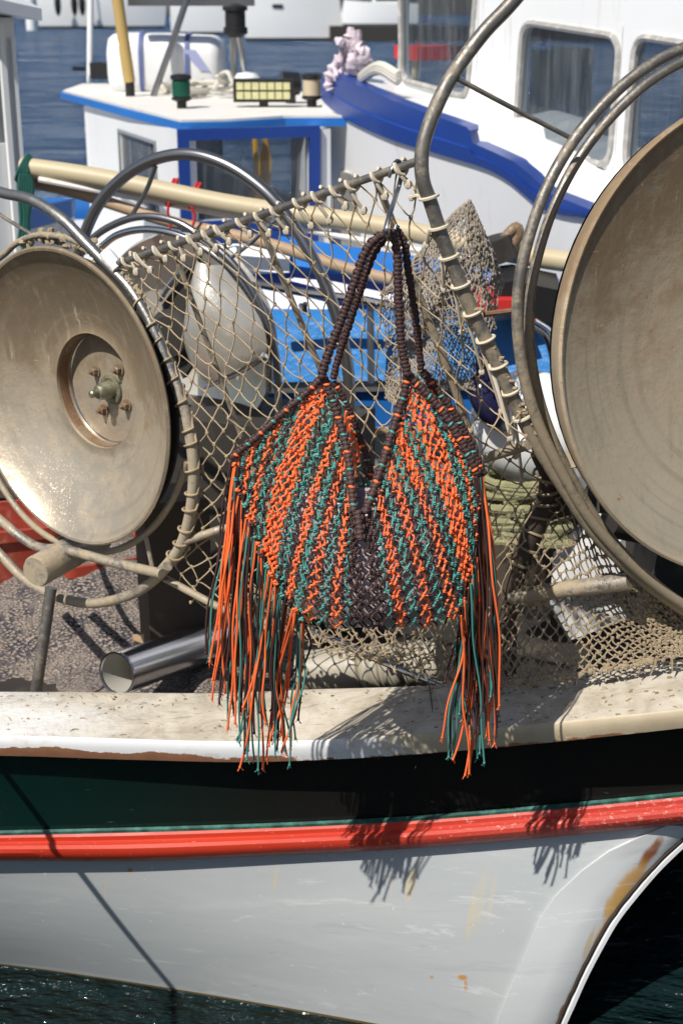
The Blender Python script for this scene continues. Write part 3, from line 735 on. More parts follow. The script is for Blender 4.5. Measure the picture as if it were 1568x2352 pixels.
# ---- third hauler, behind the left one
n3 = V((-.45, -.89, 0)).normalized(); p3 = P(620, 760, 3.35)
on3 = lambda pts, off=0: [PL(x, y, p3+n3*off, n3) for x, y in pts]
h3 = empty('net_hauler', P(450, 1290, 3.35), 'net hauler standing behind the net with tall arched tube and pale sheet drum', 'net hauler', 'net haulers')
ring(on3([(170, 620), (200, 525), (235, 458), (290, 402), (355, 366), (430, 354), (505, 372), (575, 412), (640, 472), (700, 560), (745, 650), (778, 745), (800, 860), (805, 1000), (800, 1150)]), 27, 'guard_ring', M['grayalu'], h3, 3.35, 14)
ring(on3([(190, 580), (222, 540), (275, 510), (330, 497), (390, 505), (440, 528), (520, 590), (575, 660), (612, 740), (635, 830), (640, 950)]), 17, 'inner_ring', M['grayalu'], h3, 3.35)
ring(on3([(230, 570), (270, 540), (330, 527), (400, 537), (470, 570), (540, 630), (590, 710), (615, 800), (618, 900)]), 17, 'inner_ring', M['chrome'], h3, 3.35)
ring(on3([(358, 382), (335, 440), (300, 500)]), 11, 'spoke', M['grayalu'], h3, 3.35, 8)
ring(on3([(645, 490), (580, 555), (520, 600)]), 9, 'spoke', M['chrome'], h3, 3.35, 8)
d3, R3 = fit_circle(on3([(250, 590), (330, 540), (430, 555), (520, 620), (590, 720), (612, 820), (585, 910)]), n3)
mb = MB(); mb.revolve([(R3*.98, -.02), (R3, -.008), (R3-.006, 0), (R3*.8, -.03), (R3*.4, -.06), (.001, -.06)], d3-n3*.06, n3, 72); mb.build('dish', M['sheet'], h3, 35)
# folded pale sheet in front, with bright lower edge
lc = Arc(catmull(on3([(455, 590), (432, 690), (422, 780), (446, 850), (478, 884)], .06), 6)); rc = Arc(catmull(on3([(508, 608), (566, 680), (604, 748), (613, 800), (608, 818)], .06), 6))
mb = MB(); mb.grid([[lc(v).lerp(rc(v), u)+n3*(.075*math.sin(u*math.pi)**.8*(.5+.5*math.sin(v*math.pi))) for u in [i/16 for i in range(17)]] for v in [j/16 for j in range(17)]]); mb.build('drum_cheek', M['sheet'], h3, 50)
ring(on3([(470, 888), (540, 860), (612, 818)], .065), 12, 'cheek_edge', M['chrome'], h3, 3.3, 8)
ring(on3([(368, 690), (392, 650), (430, 608)], .06), 13, 'cheek_edge', M['chrome'], h3, 3.3, 8)
mb = MB(); mb.prism(on3([(372, 700), (440, 610), (455, 590), (430, 690), (415, 770), (440, 840), (420, 870), (390, 800)], .045), n3*-.02); mb.build('drum_groove', M['dark'], h3, 30)
mb = MB(); cc = on3([(395, 770)], .05)[0]; mb.revolve([(.06, -.14), (.065, 0), (.05, .02), (.001, .02)], cc, n3, 28); mb.build('hub', M['dark'], h3)
mb = MB(); mb.box(P(600, 1170, 3.42), V((.24, -.08, 0)), V((.05, .12, 0)), V((0, 0, .26))); mb.build('winch_housing', M['dark'], h3)
mb = MB(); a = P(690, 700, 3.3); mb.tube([a, a+V((.01, -.02, -.012)), a+V((.012, -.03, .01))], .006, 8); mb.build('cleat', M['grayalu'], h3)
# ------------------------------------------------------------------ guard net between the haulers
gn = empty('guard_net', P(800, 1560, 2.4), 'tan knotted net laced to a tube frame right behind the hanging bag', 'net guard')
tl, tr = PL(268, 607, pL0-nL*.05, nL), PL(957, 371, pR0-nR*.07, nR)
topb = [tl.lerp(tr, i/20) for i in range(21)]
mb = MB(); mb.tube(topb, W(17, 2.4)/2, 12); mb.build('top_tube', M['tube'], gn)
TOP = Arc(topb)
for tq, e_, r_ in ((.22, (555, 1005, 2.62), 13), (.52, (745, 870, 2.5), 14), (.885, (905, 520, 2.3), 15)):
    mb = MB(); mb.tube([TOP(tq)+V((0, 0, -.004)), P(*e_)], W(r_, 2.45)/2, 8); mb.build('strut', M['tubemud'], gn)
mb = MB(); mb.tube(catmull([P(944, 640, 2.34), P(1010, 800, 2.36), P(1060, 940, 2.38), P(1105, 1085, 2.4)], 4), W(18, 2.4)/2, 8); mb.build('strut', M['tubemud'], gn)
mb = MB(); mb.tube([PL(425, 1243, pL0-nL*.05, nL), P(510, 1215, 2.55), P(600, 1190, 2.6)], .0085, 10); mb.build('lower_tube', M['tubemud'], gn)
mb = MB(); mb.tube([PL(378, 1328, pL0-nL*.05, nL), P(490, 1388, 2.5), P(560, 1420, 2.5)], .0075, 10); mb.build('lower_tube', M['tubemud'], gn)
mb = MB(); mb.tube([P(690, 1438, 2.56), P(880, 1520, 2.5), P(1050, 1592, 2.46)], .0075, 10); mb.build('bottom_rod', M['chrome'], gn)
mb = MB(); mb.tube([P(845, 1440, 2.6), P(905, 1550, 2.56)], .006, 8); mb.build('bottom_rod', M['chrome'], gn)
la = Arc(catmull(onL([(285, 640), (320, 700), (365, 790), (405, 880), (435, 980), (449, 1080), (442, 1180), (420, 1260), (400, 1330), (440, 1385)], -.06), 6))
rb = Arc(catmull(onR([(960, 378), (985, 450), (1015, 550), (1068, 690), (1125, 810), (1185, 925)], -.085)+[P(1208, 985, 2.2), P(1225, 1050, 2.28), P(1240, 1130, 2.34), P(1205, 1240, 2.38), P(1175, 1320, 2.4), P(1168, 1420, 2.4), P(1165, 1560, 2.4)], 6))
bo = Arc(catmull([la(1), P(560, 1425, 2.52), P(700, 1470, 2.5), P(880, 1530, 2.48), P(1040, 1592, 2.44), rb(1)], 6))
def coons(c0, c1, d0, d1):
    def S(u, v):
        p = c0(v).lerp(c1(v), u); q = d0(u).lerp(d1(u), v)
        b = (c0(0).lerp(c1(0), u)).lerp(c0(1).lerp(c1(1), u), v)
        return p+q-b
    return S
def netting(S, nu, nv, r, jit, skip=None, knot=1.9, sag=0.0, seed=1, sides=4, miss=0.0):
    rnd = random.Random(seed); b = MB(); K = {}
    for j in range(nv+1):
        for i in range(nu+1):
            u = (i+(.5 if j % 2 else 0))/nu
            if u > 1.0001: continue
            K[i, j] = S(min(1, max(0, u+rnd.uniform(-jit, jit)/nu)), min(1, max(0, (j+rnd.uniform(-jit, jit))/nv)))+V((0, rnd.uniform(-.004, .004), 0))
    def strand(a, c):
        if rnd.random() < miss: return
        m = a.lerp(c, .5)+V((rnd.uniform(-sag, sag), rnd.uniform(-sag, sag), rnd.uniform(-sag, sag*.2)))
        b.tube([a, a.lerp(m, .55)+(m-a.lerp(c, .5))*.3, m.lerp(c, .45)+(m-a.lerp(c, .5))*.3, c], [r, r*.85, r*.85, r], sides, cap=False)
    for (i, j), a in K.items():
        if j < nv:
            opts = ((i, j+1), (i-1, j+1)) if j % 2 == 0 else ((i, j+1), (i+1, j+1))
            for o in opts:
                if o in K: strand(a, K[o])
        s = r*knot*rnd.uniform(.85, 1.2); q = rnd.uniform(-.6, .6)
        b.blob(a, V((s*math.cos(q), 0, s*math.sin(q))), V((0, s, 0)), V((-s*1.3*math.sin(q), 0, s*1.3*math.cos(q))), 6, 4)
    return b, K
S1 = coons(la, rb, TOP, bo)
S1s = lambda u, v: S1(u, v)+V((0, .05*math.sin(u*math.pi)*math.sin(v*math.pi), 0))
b, K1 = netting(S1s, 17, 30, .00165, .16, sag=.004, seed=3)
b.build('netting', M['twine'], gn)
tpn = Arc(catmull([P(560, 1330, 2.50), P(760, 1385, 2.48), P(930, 1395, 2.46), P(1100, 1390, 2.44)], 6)); btn = Arc([P(560, 1425, 2.53), P(690, 1462, 2.53), P(880, 1525, 2.49), P(1050, 1596, 2.45)])
lfn = Arc([tpn(0), btn(0)]); rtn = Arc(catmull([tpn(1), P(1090, 1480, 2.42), btn(1)], 5)); Sn = coons(lfn, rtn, tpn, btn)
b, _ = netting(lambda u, v: Sn(u, v)+V((0, -.02*math.sin(u*7+v*5), .006*math.sin(u*11))), 22, 12, .0017, .3, sag=.006, seed=23, miss=.04)
b.build('netting', M['twinemud'], gn)
# lashing along the top tube and both rings
def lash(arc, ts, r_tube, r, S_in, drop, seed, mat):
    rnd = random.Random(seed)
    for tq in ts:
        b = MB(); c = arc(tq); t = arc.tan(tq); a = V((0, -1, 0)); a = (a-t*a.dot(t)).normalized(); w = t.cross(a)
        end = S_in(tq, drop*rnd.uniform(.7, 1.2)); sl = rnd.uniform(.4, .9)*r_tube*1.3
        pts = []
        R = r_tube+r*rnd.uniform(1.0, 1.9)
        for k in range(11):
            th = lerp(-.9, 4.4, k/10)
            pts.append(c+a*(R*math.cos(th))+w*(R*math.sin(th))+t*(sl*(k/10-.5)*2))
        side = pts[0] if (pts[0]-end).length < (pts[-1]-end).length else pts[-1]
        b.tube(catmull(pts, 2), r, 6)
        b.tube([side, side.lerp(end, .5)+V((0, -.004, -.003)), end], r*.9, 6)
        b.blob(end, V((r*2, 0, 0)), V((0, r*2, 0)), V((0, 0, r*2.4)), 6, 4)
        b.build('lashing', mat, gn)
lash(TOP, [.05+.06*i+random.uniform(-.012, .012) for i in range(16)], W(17, 2.4)/2, .0034, lambda u, v: S1s(u, v), .035, 5, M['rope'])
gl = Arc(ringL[6:])
lash(gl, [.06+.066*i+random.uniform(-.012, .012) for i in range(14)], .0103, .0023, lambda u, v: S1s(.025, min(1, u*.86+.02)), 0, 6, M['twine'])
gr = Arc(catmull(ringR[6:13], 5))
for i in range(9):
    b = MB(); tq = .06+.105*i; c = gr(tq); t = gr.tan(tq); a = V((0, -1, 0)); a = (a-t*a.dot(t)).normalized(); w = t.cross(a)
    R = .0118+.0022
    if w.x < 0: w = -w
    pts = []
    for k in range(9):
        th = lerp(3.6, -.9, k/8)
        pts.append(c+a*(R*math.sin(th))+w*(R*math.cos(th))*-1*-1+t*(.004*(k/8)))
    endp = S1s(.955, (i+.5)/9*.62+.01)
    pts = [endp, endp.lerp(pts[0], .6)+V((0, -.004, .004))]+pts
    b.tube(catmull(pts, 3), .003, 6)
    b.blob(endp, V((.006, 0, 0)), V((0, .006, 0)), V((0, 0, .006)), 6, 4)
    b.build('lashing', M['rope'], gn)
pst = Arc(catmull([P(1252, 1080, 2.35), P(1252, 1160, 2.38), P(1215, 1240, 2.4), P(1185, 1310, 2.42)], 5))
for i in range(7):
    b = MB(); c = pst(.05+.14*i); b.tube([c+V((math.cos(a)*.0215, math.sin(a)*.0215, .006*math.sin(a*1.0+i)-.004*math.cos(a))) for a in [2*math.pi*k/14 for k in range(14)]], .003, 5, closed=True); b.build('lashing', M['twinemud'], gn)
# muddy net skirt over the bow
tp = Arc(catmull([P(1175, 1190, 2.42)]+[P(x, y, 2.36) for x, y in ((1290, 1130), (1390, 1265), (1480, 1355), (1640, 1460))], 5))
bt = Arc(catmull([P(1150, 1578, 2.36), P(1210, 1572, 2.335), P(1300, 1556, 2.325), P(1400, 1538, 2.32), P(1500, 1520, 2.315), P(1640, 1490, 2.3)], 5))
lf = Arc(catmull([P(1175, 1190, 2.42), P(1165, 1320, 2.42), P(1150, 1450, 2.42), P(1150, 1578, 2.36)], 5))
rt = Arc(catmull([P(1640, 1460, 2.36), P(1640, 1475, 2.34), P(1640, 1490, 2.3)], 5))
S2 = coons(lf, rt, tp, bt)
b, K2 = netting(S2, 21, 26, .0018, .13, sag=.003, seed=9, knot=2.0, miss=.02)
for i in range(170):
    p = S2(random.random()*.8, random.choice((1, .99, .98, .95, random.uniform(.6, 1)))); s = random.uniform(.0015, .0045)
    b.blob(p, V((s*1.3, 0, 0)), V((0, s, 0)), V((0, 0, s)), 6, 4, jit=.35)
for i in range(14):
    p = S2(i/14+.02, .99); b.tube([p, p+V((random.uniform(-.01, .01), -.004, -random.uniform(.008, .03)))], [.003, .001], 5)
tag(b.build('muddy_net', M['twinemud']), 'mud caked brown net draped over the bow beside the right fringe of the bag', 'fishing net')
# ------------------------------------------------------------------ bag
BY = 2.10
def by(px, py, back=False):
    w = sstep(860, 1380, py)*(1-.2*sstep(1395, 1460, py))
    k = max(0, 1-((px-825)/310)**2)
    return BY-.095*w*(k**.7) if not back else BY+.055+.05*w*k
def B(px, py, lift=0): return P(px, py, by(px, py)-lift)
def BB(px, py, lift=0): return P(px, py, by(px, py, True)-lift)
bag = empty('macrame_bag', P(830, 1445, BY), 'knotted macrame bag in orange, teal and brown cord with long fringe', 'bag')
class PxArc:
    def __init__(s, pts): s.a = Arc(catmull([V((x, y, 0)) for x, y in pts], 8))
    def __call__(s, t): p = s.a(t); return p.x, p.y
def wpx(w): return w*BY/(F*.93)
CR = wpx(4.7)/2; FR = wpx(5.7)/2
# panels: cords run from the top boundary to the bottom boundary
Ltop = PxArc([(540, 1052), (590, 1003), (640, 957), (690, 915), (738, 882), (752, 896), (772, 950), (790, 1010), (800, 1060), (806, 1120), (812, 1178), (815, 1182)])
Lbot = PxArc([(545, 1075), (552, 1120), (566, 1180), (590, 1240), (618, 1300), (640, 1345), (668, 1395), (695, 1424), (730, 1434), (765, 1440), (805, 1443), (845, 1444)])
Rtop = PxArc([(1100, 1085), (1075, 1040), (1040, 980), (1000, 930), (950, 882), (928, 905), (912, 960), (893, 1015), (876, 1070), (858, 1130), (840, 1178), (832, 1182)])
Rbot = PxArc([(1098, 1110), (1100, 1170), (1094, 1240), (1082, 1310), (1066, 1370), (1054, 1412), (1030, 1428), (995, 1437), (960, 1441), (920, 1444), (885, 1445), (848, 1445)])
def panel(top, bot, n, bow, colf, fn, name, amp=.5, per=30, seed=0, knots=True, cr=None):
    """netting of square knots: neighbouring cords swing together and apart, and are tied where they meet"""
    rnd = random.Random(seed); b = MB(); cr = cr or CR
    def pos(s, t):
        x0, y0 = top(s); x1, y1 = bot(s)
        x = lerp(x0, x1, t)+bow(s)*math.sin(t*math.pi); y = lerp(y0, y1, t)
        # hand-tied: the rows wander a little
        return x+1.6*math.sin(y*.043+s*19)+1.1*math.sin(y*.021+s*31), y+2.2*math.sin(x*.05+seed)+1.5*math.sin(s*43)
    for i in range(n):
        s = (i+.5)/n
        x0, y0 = top(s); x1, y1 = bot(s); L = math.hypot(x1-x0, y1-y0)
        if L < 10: continue
        half = max(1, round(L/(per/2)))
        j0 = round(y0/(per/2))
        c = colf(i); pts = []; steps = half*6; kn = []
        for q in range(steps+1):
            t = q/steps; ph = (t*half+j0)*math.pi+(math.pi if i % 2 else 0)
            sw = math.cos(ph)
            # slack arcs: broad between the knots, pinched at them
            x, y = pos(min(.999, max(.001, s+amp/n*sw*(1.25-.25*sw*sw))), t)
            pts.append(fn(x+rnd.uniform(-.5, .5), y+rnd.uniform(-.5, .5), .0022*math.sin(ph*.5+i*1.3)+rnd.uniform(-.0005, .0005)))
            if q % 6 == 0 and 0 < q < steps and sw > .5: kn.append((x, y))
        b.tube(pts, cr*(1.06, 1.0, .9)[c], 6, m=c)
        if not knots: continue
        for x, y in kn:
            p = fn(x, y, .0035); r = cr*1.5; c2 = colf(min(n-1, i+1))
            if c2 == c or rnd.random() < .5: m1, m2 = c, c2
            else: m1, m2 = c2, c
            th = rnd.uniform(-.5, .5); xa = V((math.cos(th), 0, math.sin(th))); za = V((-math.sin(th), 0, math.cos(th)))
            b.blob(p+za*r*.55, xa*r*1.35, V((0, r, 0)), za*r*.62, 7, 5, m=m1)
            b.blob(p-za*r*.55, xa*r*1.25, V((0, r*.9, 0)), za*r*.62, 7, 5, m=m1 if rnd.random() < .6 else m2)
            if m1 == 0 and c == 0 and c2 == 0:
                b.blob(p+V((0, -r*.5, 0)), xa*r*.7, V((0, r, 0)), za*r*1.2, 7, 5, m=0)
    return b.build(name, [M['orange'], M['brown'], M['teal']], bag, 60)
NC = 50
def colL(i):
    d = i-22
    if -3 <= d <= 2: return 0                     # the bright orange stripe
    if d in (-4, 3): return 2
    if i >= NC-4: return 1                        # brown centre
    k = (d-4) % 6 if d > 0 else (-d-5) % 6
    return (1, 2, 2, 1, 0, 0)[k]
panel(Ltop, Lbot, NC, lambda s: -18*math.sin(s*math.pi)*(1 if s < .6 else .6), colL, B, 'front_panel', seed=1)
panel(Rtop, Rbot, NC, lambda s: 16*math.sin(s*math.pi), colL, B, 'front_panel', seed=2)
# back panels, a little up and to the right
sh = lambda pts, dx, dy: [(x+dx, y+dy) for x, y in pts]
BLtop = PxArc([(560, 1045), (640, 965), (700, 915), (765, 884), (785, 910), (808, 960), (830, 1020), (846, 1075), (850, 1110)])
BLbot = PxArc([(575, 1080), (610, 1180), (640, 1290), (700, 1400), (760, 1420), (800, 1425), (830, 1425), (845, 1425), (855, 1425)])
BRtop = PxArc([(1112, 1088), (1090, 1040), (1060, 985), (1020, 925), (968, 856), (950, 890), (925, 960), (895, 1030), (870, 1085)])
BRbot = PxArc([(1108, 1110), (1106, 1180), (1098, 1260), (1080, 1340), (1060, 1410), (1000, 1425), (950, 1425), (900, 1425), (860, 1425)])
panel(BLtop, BLbot, 30, lambda s: 0, colL, BB, 'back_panel', seed=3, per=34, knots=False)
panel(BRtop, BRbot, 30, lambda s: 0, colL, BB, 'back_panel', seed=4, per=34, knots=False)
# liner inside
mb = MB()
rows = []
for j in range(22):
    v = j/21; py = lerp(1120, 1441, v)
    wl_ = fcur([(1120, 700), (1180, 640), (1260, 628), (1340, 660), (1410, 715), (1441, 770)])(py)
    wr_ = fcur([(1120, 980), (1180, 1060), (1260, 1075), (1340, 1062), (1410, 1030), (1441, 960)])(py)
    front = []; back = []
    for i in range(25):
        u = i/24; px = lerp(wl_, wr_, u)
        e = math.sqrt(max(0, 1-(2*u-1)**2)); mid = BY+.02
        if 775+ (py-1120)*.1 < px < 880-(py-1120)*.1 and py < 1175: py2 = max(py, 1178)
        else: py2 = py
        front.append(P(px, py2, lerp(mid, by(px, py2)+.010, e)+.003*math.sin(px*.09+py*.05)))
        back.append(P(px, py2, lerp(mid, by(px, py2, True)-.012, e)))
    rows.append(front+back[::-1][1:-1])
mb.grid(rows, closed=True); mb.poly(rows[0]); mb.poly(rows[-1])
mb.build('liner', M['liner'], bag, 80)
# braids: square-knot sinnets
def braid(pts, w, pitch, dots=None, name='edge_braid', seed=0, zig=True):
    rnd = random.Random(seed); a = Arc(catmull(pts, 8)); b = MB()
    n = max(3, int(a.L/wpx(pitch))); hw = wpx(w)/2; hp_ = wpx(pitch)
    b.tube([a(i/40) for i in range(41)], hw*.66, 8, m=1)
    for i in range(n):
        tq = (i+.5)/n; c = a(tq); t = a.tan(tq); y = V((0, 1, 0)); s = t.cross(y).normalized(); f = s.cross(t)
        c = c+s*rnd.uniform(-1, 1)*hw*.08
        tl_ = (.22 if i % 2 else -.22)+rnd.uniform(-.08, .08); s2 = (s*math.cos(tl_)+t*math.sin(tl_))
        m = 1
        if dots and i % 4 == dots % 4: m = 0 if (i//4) % 2 == 0 else 2
        # crossing bar in front, loops at both sides
        b.blob(c, s2*hw*(.9 if m == 1 else .8), f*hw*(.74 if m == 1 else .95), t*hp_*(.76 if m == 1 else .5), 10, 6, m=m)
        sd = 1 if i % 2 else -1
        b.blob(c+s*hw*.74*sd, s*hw*.28, f*hw*.5, t*hp_*.8, 7, 5, m=1)
    return b.build(name, [M['orange'], M['brown'], M['teal']], bag, 80)
def hp3(pts, Yf): return [P(x, y, Yf(x, y)) for x, y in pts]
yf = lambda x, y: lerp(2.085, BY-.012, sstep(540, 860, y))
yb = lambda x, y: lerp(2.10, BY+.05, sstep(540, 860, y))
HOOK = (893, 533)
braid(hp3([(738, 868), (748, 830), (768, 775), (790, 718), (812, 655), (830, 600), (845, 568), (862, 549), (882, 538), (898, 537), (908, 552), (912, 590), (914, 650), (917, 720), (922, 790), (931, 838), (936, 862)], yf), 22, 8.8, name='handle', seed=1)
braid(hp3([(765, 870), (775, 830), (790, 780), (805, 735), (820, 690), (836, 640), (852, 598), (868, 566), (884, 548), (900, 534), (917, 536), (929, 562), (936, 610), (945, 670), (955, 740), (962, 800), (967, 848)], yb), 18, 8.8, name='handle', seed=2)
Bl = lambda pts, l=.006: [B(x, y, l) for x, y in pts]
Bk = lambda pts, l=.0: [BB(x, y, l) for x, y in pts]
braid(Bl([(745, 868), (757, 900), (774, 950), (790, 1005), (800, 1055), (806, 1110), (812, 1175)]), 22, 9.5, 1, seed=3)
braid(Bl([(936, 862), (928, 905), (912, 955), (893, 1015), (876, 1072), (857, 1128), (838, 1178)]), 22, 9.5, 1, seed=4)
braid(Bl([(735, 872), (700, 905), (650, 948), (590, 1003), (532, 1052)]), 20, 9.5, 2, seed=5)
braid(Bl([(940, 864), (975, 900), (1010, 938), (1045, 990), (1075, 1045), (1096, 1090)]), 24, 9.5, 2, seed=6)
braid(Bk([(766, 878), (785, 905), (808, 955), (828, 1010), (846, 1060), (852, 1100)]), 17, 9.5, 1, seed=7)
braid(Bk([(970, 852), (1000, 892), (1040, 945), (1075, 1010), (1095, 1055), (1110, 1090)]), 22, 9.5, 3, seed=8)
braid(Bl([(822, 1172), (824, 1200), (828, 1240)]), 26, 9.5, seed=9, name='centre_braid')
# fringe: every cord on its own
rnd = random.Random(21)
def cord(x0, y0, x1, y1, c, dy, bend, k, into=None):
    Y0 = by(x0, y0)-.004; pts = []
    nn = 13
    ph = rnd.uniform(0, 6)
    tot = abs(y1-y0)
    for i in range(nn+1):
        t = i/nn
        x = lerp(x0, x1, t**1.0)+bend*math.sin(t*math.pi)+(6*math.sin(t*5+ph)+3*math.sin(t*12+ph*2))*min(1, t*1.6)
        y = lerp(y0, y1, t)
        Yv = lerp(Y0, BY-.02+dy, sstep(0, .5, t))+.004*math.sin(t*5+ph)
        pts.append(P(x, y, Yv))
    b = into or MB(); b.tube(catmull(pts, 2), FR*(1.0, .95, .88)[c], 6, m=c)
    e = pts[-1]; s = FR*1.25
    b.blob(e, V((s, 0, 0)), V((0, s, 0)), V((0, 0, s*1.2)), 6, 4, m=c)
    for _ in range(3): b.tube([e, e+V((rnd.uniform(-.006, .006), rnd.uniform(-.003, .003), -rnd.uniform(.004, .010)))], FR*.28, 4, m=c)
    if into is None: b.build('fringe_cord', [M['orange'], M['brown'], M['teal']], bag, 70)
Lf = [ # anchor x, y, tip x, y, colour, bend
 (531, 1058, 470, 1500, 1, -4), (534, 1062, 474, 1490, 1, -2), (537, 1072, 478, 1512, 2, 2), (538, 1070, 490, 1520, 0, -6), (540, 1072, 496, 1604, 0, 4), (542, 1074, 486, 1560, 0, 8),
 (540, 1100, 500, 1590, 2, 4), (543, 1104, 512, 1598, 1, 4), (545, 1128, 516, 1590, 0, -6), (548, 1128, 510, 1615, 1, 4), (552, 1140, 530, 1606, 1, 0), (556, 1150, 520, 1672, 0, 6),
 (560, 1160, 524, 1670, 2, 4), (565, 1192, 536, 1660, 0, -10), (568, 1192, 548, 1632, 1, 2), (572, 1200, 546, 1700, 2, -8), (570, 1198, 560, 1598, 2, -4), (575, 1210, 556, 1730, 1, -2),
 (580, 1232, 566, 1724, 1, 0), (584, 1240, 556, 1704, 2, -6), (588, 1246, 570, 1640, 0, -6), (592, 1254, 548, 1762, 0, 30), (594, 1256, 564, 1744, 2, 2), (598, 1262, 580, 1660, 1, 0),
 (600, 1262, 560, 1624, 0, 18), (606, 1280, 586, 1742, 2, -4), (612, 1300, 590, 1768, 2, -6), (618, 1310, 602, 1766, 0, -12), (620, 1308, 600, 1664, 2, 0), (626, 1324, 616, 1660, 0, -14),
 (632, 1332, 608, 1744, 0, 6), (634, 1338, 612, 1662, 2, -8), (640, 1345, 622, 1662, 2, -6), (644, 1348, 640, 1736, 2, -14), (640, 1350, 628, 1700, 1, -6), (652, 1370, 632, 1694, 1, -4),
 (656, 1372, 634, 1720, 1, -6), (672, 1398, 652, 1732, 0, -18), (676, 1402, 626, 1712, 0, 4), (680, 1404, 648, 1700, 0, -20), (682, 1410, 676, 1696, 2, 0), (690, 1424, 662, 1757, 2, 8),
 (660, 1375, 668, 1690, 2, 34), (694, 1424, 656, 1726, 0, 10)]
Lf += [(a[0]+3, a[1]+2, a[2]+rnd.uniform(8, 14), a[3]-rnd.uniform(10, 70), a[4], a[5]*.5) for a in Lf[3::5]]
for i, a in enumerate(Lf): cord(a[0], a[1], a[2], a[3], a[4], rnd.uniform(-.025, .02), a[5], i)
Rf = [(1100, 1092, 1132, 1708, 0, 16), (1105, 1094, 1142, 1620, 0, 14), (1108, 1096, 1126, 1690, 0, 22), (1102, 1096, 1128, 1600, 2, 8), (1098, 1094, 1084, 1560, 1, 4), (1096, 1094, 1060, 1500, 1, 6),
 (1094, 1096, 1030, 1566, 1, 10), (1096, 1094, 1046, 1540, 1, 8), (1100, 1094, 1070, 1600, 1, 2), (1102, 1094, 1096, 1640, 1, 4), (1104, 1094, 1136, 1690, 1, 4), (1100, 1094, 1140, 1640, 1, 12),
 (1092, 1096, 1084, 1540, 1, -6), (1098, 1096, 1110, 1570, 1, 0), (1088, 1240, 1050, 1640, 2, 0), (1086, 1250, 1100, 1660, 0, 0), (1084, 1300, 1068, 1650, 0, 8), (1080, 1320, 1060, 1560, 1, 0),
 (1078, 1330, 1044, 1716, 2, -6), (1074, 1350, 1014, 1694, 0, 14), (1072, 1352, 1028, 1738, 2, 0), (1068, 1372, 1036, 1734, 2, 4), (1066, 1380, 1042, 1744, 0, 18), (1062, 1392, 1080, 1690, 2, -4),
 (1060, 1400, 1074, 1776, 0, 2), (1070, 1380, 1092, 1740, 2, 0), (1080, 1340, 1106, 1752, 2, 2), (1084, 1330, 1086, 1770, 0, 8), (1086, 1320, 1098, 1730, 2, 0), (1088, 1310, 1076, 1740, 0, 14),
 (1090, 1300, 1114, 1690, 2, 0), (1060, 1410, 1064, 1640, 1, 0), (1092, 1290, 1112, 1640, 1, 0), (1058, 1414, 1072, 1780, 0, 8), (1094, 1280, 1120, 1700, 0, 0)]
Rf += [(1090+rnd.uniform(-4, 8), 1096, rnd.uniform(1052, 1104), rnd.uniform(1540, 1680), 1, rnd.uniform(2, 14)) for a in range(10)]
for i, a in enumerate(Rf): cord(a[0], a[1], a[2], a[3], a[4], rnd.uniform(-.02, .02), a[5], i)
bk = MB()
for i in range(34):
    a = Lf[rnd.randrange(4, 44)]; cord(a[0]+rnd.uniform(2, 9), a[1]-rnd.uniform(0, 8), a[2]+rnd.uniform(-14, 16), a[3]-rnd.uniform(10, 150), rnd.choice((0, 1, 1, 2)), rnd.uniform(.005, .03), a[5]+rnd.uniform(-8, 8), i, bk)
for i in range(34):
    a = Rf[rnd.randrange(0, 35)]; cord(a[0]-rnd.uniform(0, 8), a[1], a[2]+rnd.uniform(-12, 12), a[3]-rnd.uniform(10, 120), rnd.choice((0, 1, 1, 1, 2)), rnd.uniform(.0, .03), a[5]+rnd.uniform(-6, 8), i, bk)
tag(bk.build('fringe_cord', [M['orange'], M['brown'], M['teal']], bag, 70), kind='stuff')
# orange and teal finishing knots along the left seam
b = MB()
for x, y, c in ((537, 1068, 0), (543, 1100, 2), (546, 1126, 0), (553, 1138, 1), (562, 1160, 2), (568, 1188, 0), (576, 1205, 1), (584, 1232, 2), (592, 1250, 0), (600, 1275, 1), (612, 1302, 2), (622, 1318, 0), (632, 1338, 0), (648, 1366, 2), (664, 1385, 1), (678, 1400, 0), (692, 1420, 2)):
    p = B(x, y, .008); s = CR*3.0
    for q in range(5):
        d = V((rnd.uniform(-1, 1), rnd.uniform(-.6, .2), rnd.uniform(-1, 1)))*s*.55
        b.blob(p+d, V((s*.75, 0, rnd.uniform(-.3, .3)*s)), V((0, s*.55, 0)), V((rnd.uniform(-.3, .3)*s, 0, s*.45)), 6, 4, m=c)
b.build('seam_knots', [M['orange'], M['brown'], M['teal']], bag, 80)
# hook
ht = PL(906, 383, pR0-nR*.07, nR); ht = TOP(.928)
b = MB()
hk = [P(893, 407, ht.y-.013), P(899, 390, ht.y-.014), P(906, 374, ht.y-.006), P(914, 371, ht.y+.002), P(924, 386, ht.y+.002), P(922, 402, ht.y-.012), P(912, 440, ht.y-.018), P(898, 482, 2.10), P(887, 520, 2.065), P(886, 540, 2.068), P(894, 550, 2.09), P(904, 541, 2.115), P(912, 518, 2.125)]
b.tube(catmull(hk, 6), .0042, 8, flat=.7)
tag(b.build('steel_hook', M['grayalu']), 'bent grey steel S hook over the top tube of the net, holding the bag handles', 'hook')
# ------------------------------------------------------------------ things behind the net
def thing(mbx, name, mat, label, cat, group=None, angle=40): return tag(mbx.build(name, mat, None, angle), label, cat, group)
